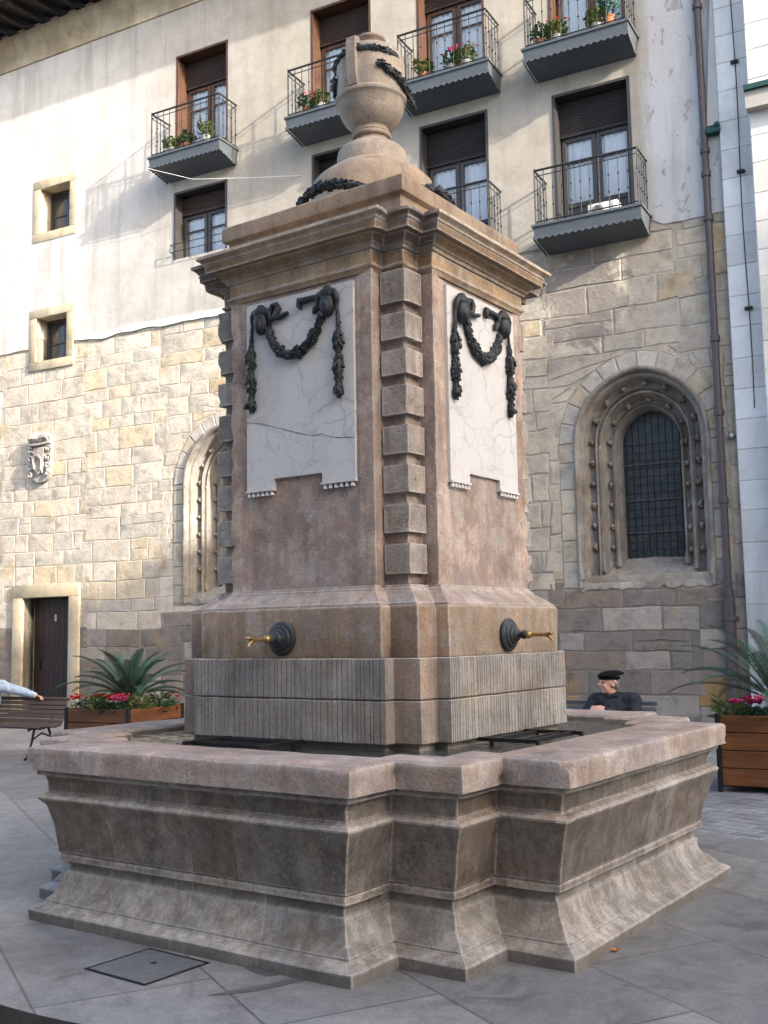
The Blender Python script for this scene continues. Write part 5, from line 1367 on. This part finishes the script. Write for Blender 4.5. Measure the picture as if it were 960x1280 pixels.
def person(label, loc, J, face, top_m, hat, hairc, sc=1.0, hands=None):
    """J: joints in bench space (x right, y away from the viewer, z up)"""
    o = thing('person', label, 'person', loc, AZ)
    V = {k: Vector(v) for k, v in J.items()}
    b = MB()
    hip = (V['hipL']+V['hipR'])/2; ch = V['chest']; nk = V['neck']; hd = V['head']
    f = Vector(face).normalized(); lat = Vector((0, 0, 1)).cross(f).normalized(); upv = Vector((0, 0, 1))
    capsule(b, V['hipL'], V['hipR'], .125, .125); capsule(b, hip, ch-upv*.05, .135, .145); capsule(b, ch, ch+upv*.03, .15, .14)
    capsule(b, V['shL'], V['shR'], .078, .078); capsule(b, ch, nk, .13, .065); capsule(b, nk, hd-upv*.05, .058, .055)
    for s in 'LR':
        capsule(b, V['sh'+s], V['el'+s], .056, .044); capsule(b, V['el'+s], V['wr'+s], .043, .028)
        capsule(b, V['hip'+s], V['kn'+s], .088, .058); capsule(b, V['kn'+s], V['an'+s], .056, .038); capsule(b, V['an'+s], V['an'+s]+Vector((0, -.16, -.03)), .040, .030)
        dn, pn, cu, sd_ = hands[s]; hand(b, V['wr'+s], dn, pn, cu, sd_)
    # head: skull, jaw, nose, brow, ears, lips
    rot = Matrix((lat, -f, upv)).transposed()   # local x = lat, -y = facing
    def H(x, y, z): return hd+lat*x+f*y+upv*z
    b.ico(H(0, -.012, .022), (.078, .098, .098), 3, rot); b.ico(H(0, .022, -.048), (.060, .066, .068), 3, rot); b.ico(H(0, .060, -.085), (.030, .028, .026), 2, rot)
    b.ico(H(0, .078, .024), (.052, .018, .014), 2, rot); capsule(b, H(0, .084, .012), H(0, .112, -.018), .011, .017, 8); b.ico(H(.013, .098, -.026), (.010, .011, .008), 1, rot); b.ico(H(-.013, .098, -.026), (.010, .011, .008), 1, rot)
    b.ico(H(0, .083, -.052), (.025, .012, .007), 2, rot); b.ico(H(0, .080, -.063), (.022, .012, .008), 2, rot)
    for sg in (-1, 1): b.ico(H(sg*.080, -.012, -.004), (.012, .022, .034), 2, rot); b.ico(H(sg*.040, .070, -.028), (.024, .018, .022), 2, rot)
    remesh(b, 'body', skin_mt, o, .0085, 3)
    for sg in (-1, 1):
        e = MB(); e.ico(H(sg*.031, .080, .006), (.0125, .008, .008), 2, rot); e.build('eye', eye_mt, o, smooth=60)
    # coat / jumper
    c = MB(); g = .022
    capsule(c, V['hipL'], V['hipR'], .15, .15); capsule(c, hip, ch-upv*.05, .165, .175); capsule(c, ch, ch+upv*.03, .178, .165); capsule(c, V['shL'], V['shR'], .098, .098); capsule(c, ch, nk-upv*.03, .155, .095)
    for s in 'LR':
        capsule(c, V['sh'+s], V['el'+s], .085, .066); capsule(c, V['el'+s], V['wr'+s]*.93+V['el'+s]*.07, .066, .044)
        capsule(c, V['hip'+s], V['hip'+s].lerp(V['kn'+s], .35), .115, .105)
    # folds of the cloth
    rg = random.Random(4)
    for q in range(14):
        s = 'LR'[q % 2]; t = rg.random(); p = V['sh'+s].lerp(V['el'+s], t); capsule(c, p+Vector((-.05, -.05, .02)), p+Vector((.05, -.06, -.02)), .018, .012, 6)
    remesh(c, 'coat' if hat else 'jumper', top_m, o, .014, 3)
    col_ = MB(); ring = [nk+upv*.005+(lat*math.cos(a)*.082+f*math.sin(a)*.075) - (upv*.02 if math.sin(a) > .5 else upv*0) for a in [i*.3307 for i in range(20)]]; col_.tube(ring, .024, 8); col_.build('collar', top_m, o, smooth=60)
    if hat:
        k = MB(); p0 = nk-upv*.03+f*.085; k.add([p0+lat*.035, p0+lat*.005-upv*.05+f*.02, p0-lat*.005-upv*.05+f*.02, p0-lat*.035, p0-upv*.006+f*.012], [(0, 1, 4), (4, 2, 3)]); k.build('shirt_collar', white_cloth, o, recalc=False)
    tr = MB()
    for s in 'LR': capsule(tr, V['hip'+s], V['kn'+s], .11, .078); capsule(tr, V['kn'+s], V['an'+s]+upv*.02, .076, .062)
    remesh(tr, 'trousers', trouser_mt, o, .018, 3)
    for s in 'LR':
        h = MB(); a = V['an'+s]; capsule(h, a+Vector((0, .04, -.045)), a+Vector((0, -.18, -.05)), .048, .042); remesh(h, 'shoe', shoe_mt, o, .012, 2)
    # hair shell round the back of the skull
    h = MB()
    for q in range(60):
        a = rg.uniform(-1.75, 1.75)+math.pi; zz = rg.uniform(-.055, .05 if hat else .10); k_ = math.sqrt(max(.05, 1-(zz/.125)**2)); h.ico(H(.078*k_*math.sin(a), .098*k_*math.cos(a)-.014, zz+.01), (.014, .014, .018), 1, rot)
    remesh(h, 'hair', hairc, o, .009, 3)
    if hat:
        t = MB(); bm = bmesh.new(); bmesh.ops.create_uvsphere(bm, u_segments=32, v_segments=16, radius=1)
        tilt = Matrix.Rotation(.20, 3, lat) @ rot
        for v in bm.verts:
            x, y, z = v.co; zz = z*.040 if z > 0 else z*.022; rr = 1+.03*math.sin(5*math.atan2(y, x)); v.co = H(0, -.030, .094) + tilt @ Vector((x*.132*rr, y*.148*rr, zz+.010*(1-x*x-y*y)))
        t.bm(bm); capsule(t, H(0, -.03, .12), H(0, -.032, .138), .005, .003, 6)
        band = [H(.088*math.cos(a), -.012+.106*math.sin(a), .060-.012*math.sin(a)) for a in [i*.3307 for i in range(20)]]; t.tube(band, .014, 8); t.build('beret', beret_mt, o, smooth=60)
    return o
# man in the beret (bench space: origin at the bench foot line, y = 0 at the back slats)
Jm = dict(hipL=(-.02, -.26, .52), hipR=(.22, -.26, .52), chest=(.10, -.20, .72), neck=(.085, -.20, .905), head=(.055, -.245, 1.035), shL=(-.10, -.21, .84), shR=(.29, -.18, .85),
          elL=(-.24, -.30, .64), elR=(.36, -.32, .64), wrL=(-.06, -.46, .79), wrR=(.07, -.50, .775), knL=(-.08, -.74, .50), knR=(.26, -.76, .50), anL=(-.10, -.80, .10), anR=(.28, -.84, .10))
person('old man in black beret and dark coat seated on the bench, looking left, hands folded', W(0.0, 5.75, 0), Jm, (-.74, -.66, .10), coat_mt, True, hair_mt,
       hands={'L': ((.85, -.35, .12), (.2, .3, -1), .55, 1), 'R': ((-.9, -.2, .15), (-.1, .4, -1), .5, -1)})
# companion on the left bench, only the arm along the backrest is in the photograph
Jc = dict(hipL=(-.12, -.26, .52), hipR=(.12, -.26, .52), chest=(.0, -.17, .80), neck=(.0, -.15, 1.03), head=(.0, -.19, 1.17), shL=(-.18, -.15, .96), shR=(.20, -.12, .955),
          elL=(-.26, -.28, .70), elR=(.54, -.03, .875), wrL=(-.06, -.48, .66), wrR=(.77, -.02, .825), knL=(-.12, -.74, .50), knR=(.14, -.74, .50), anL=(-.12, -.80, .10), anR=(.14, -.82, .10))
person('person in a pale blue jumper on the left bench, arm stretched along the backrest', W(-8.95, 6.2, 0), Jc, (-.2, -.95, .0), blue_mt, False, hair_mt,
       hands={'L': ((.8, -.45, -.1), (0, .2, -1), .4, 1), 'R': ((.97, -.05, -.12), (0, -.3, -1), .35, -1)})
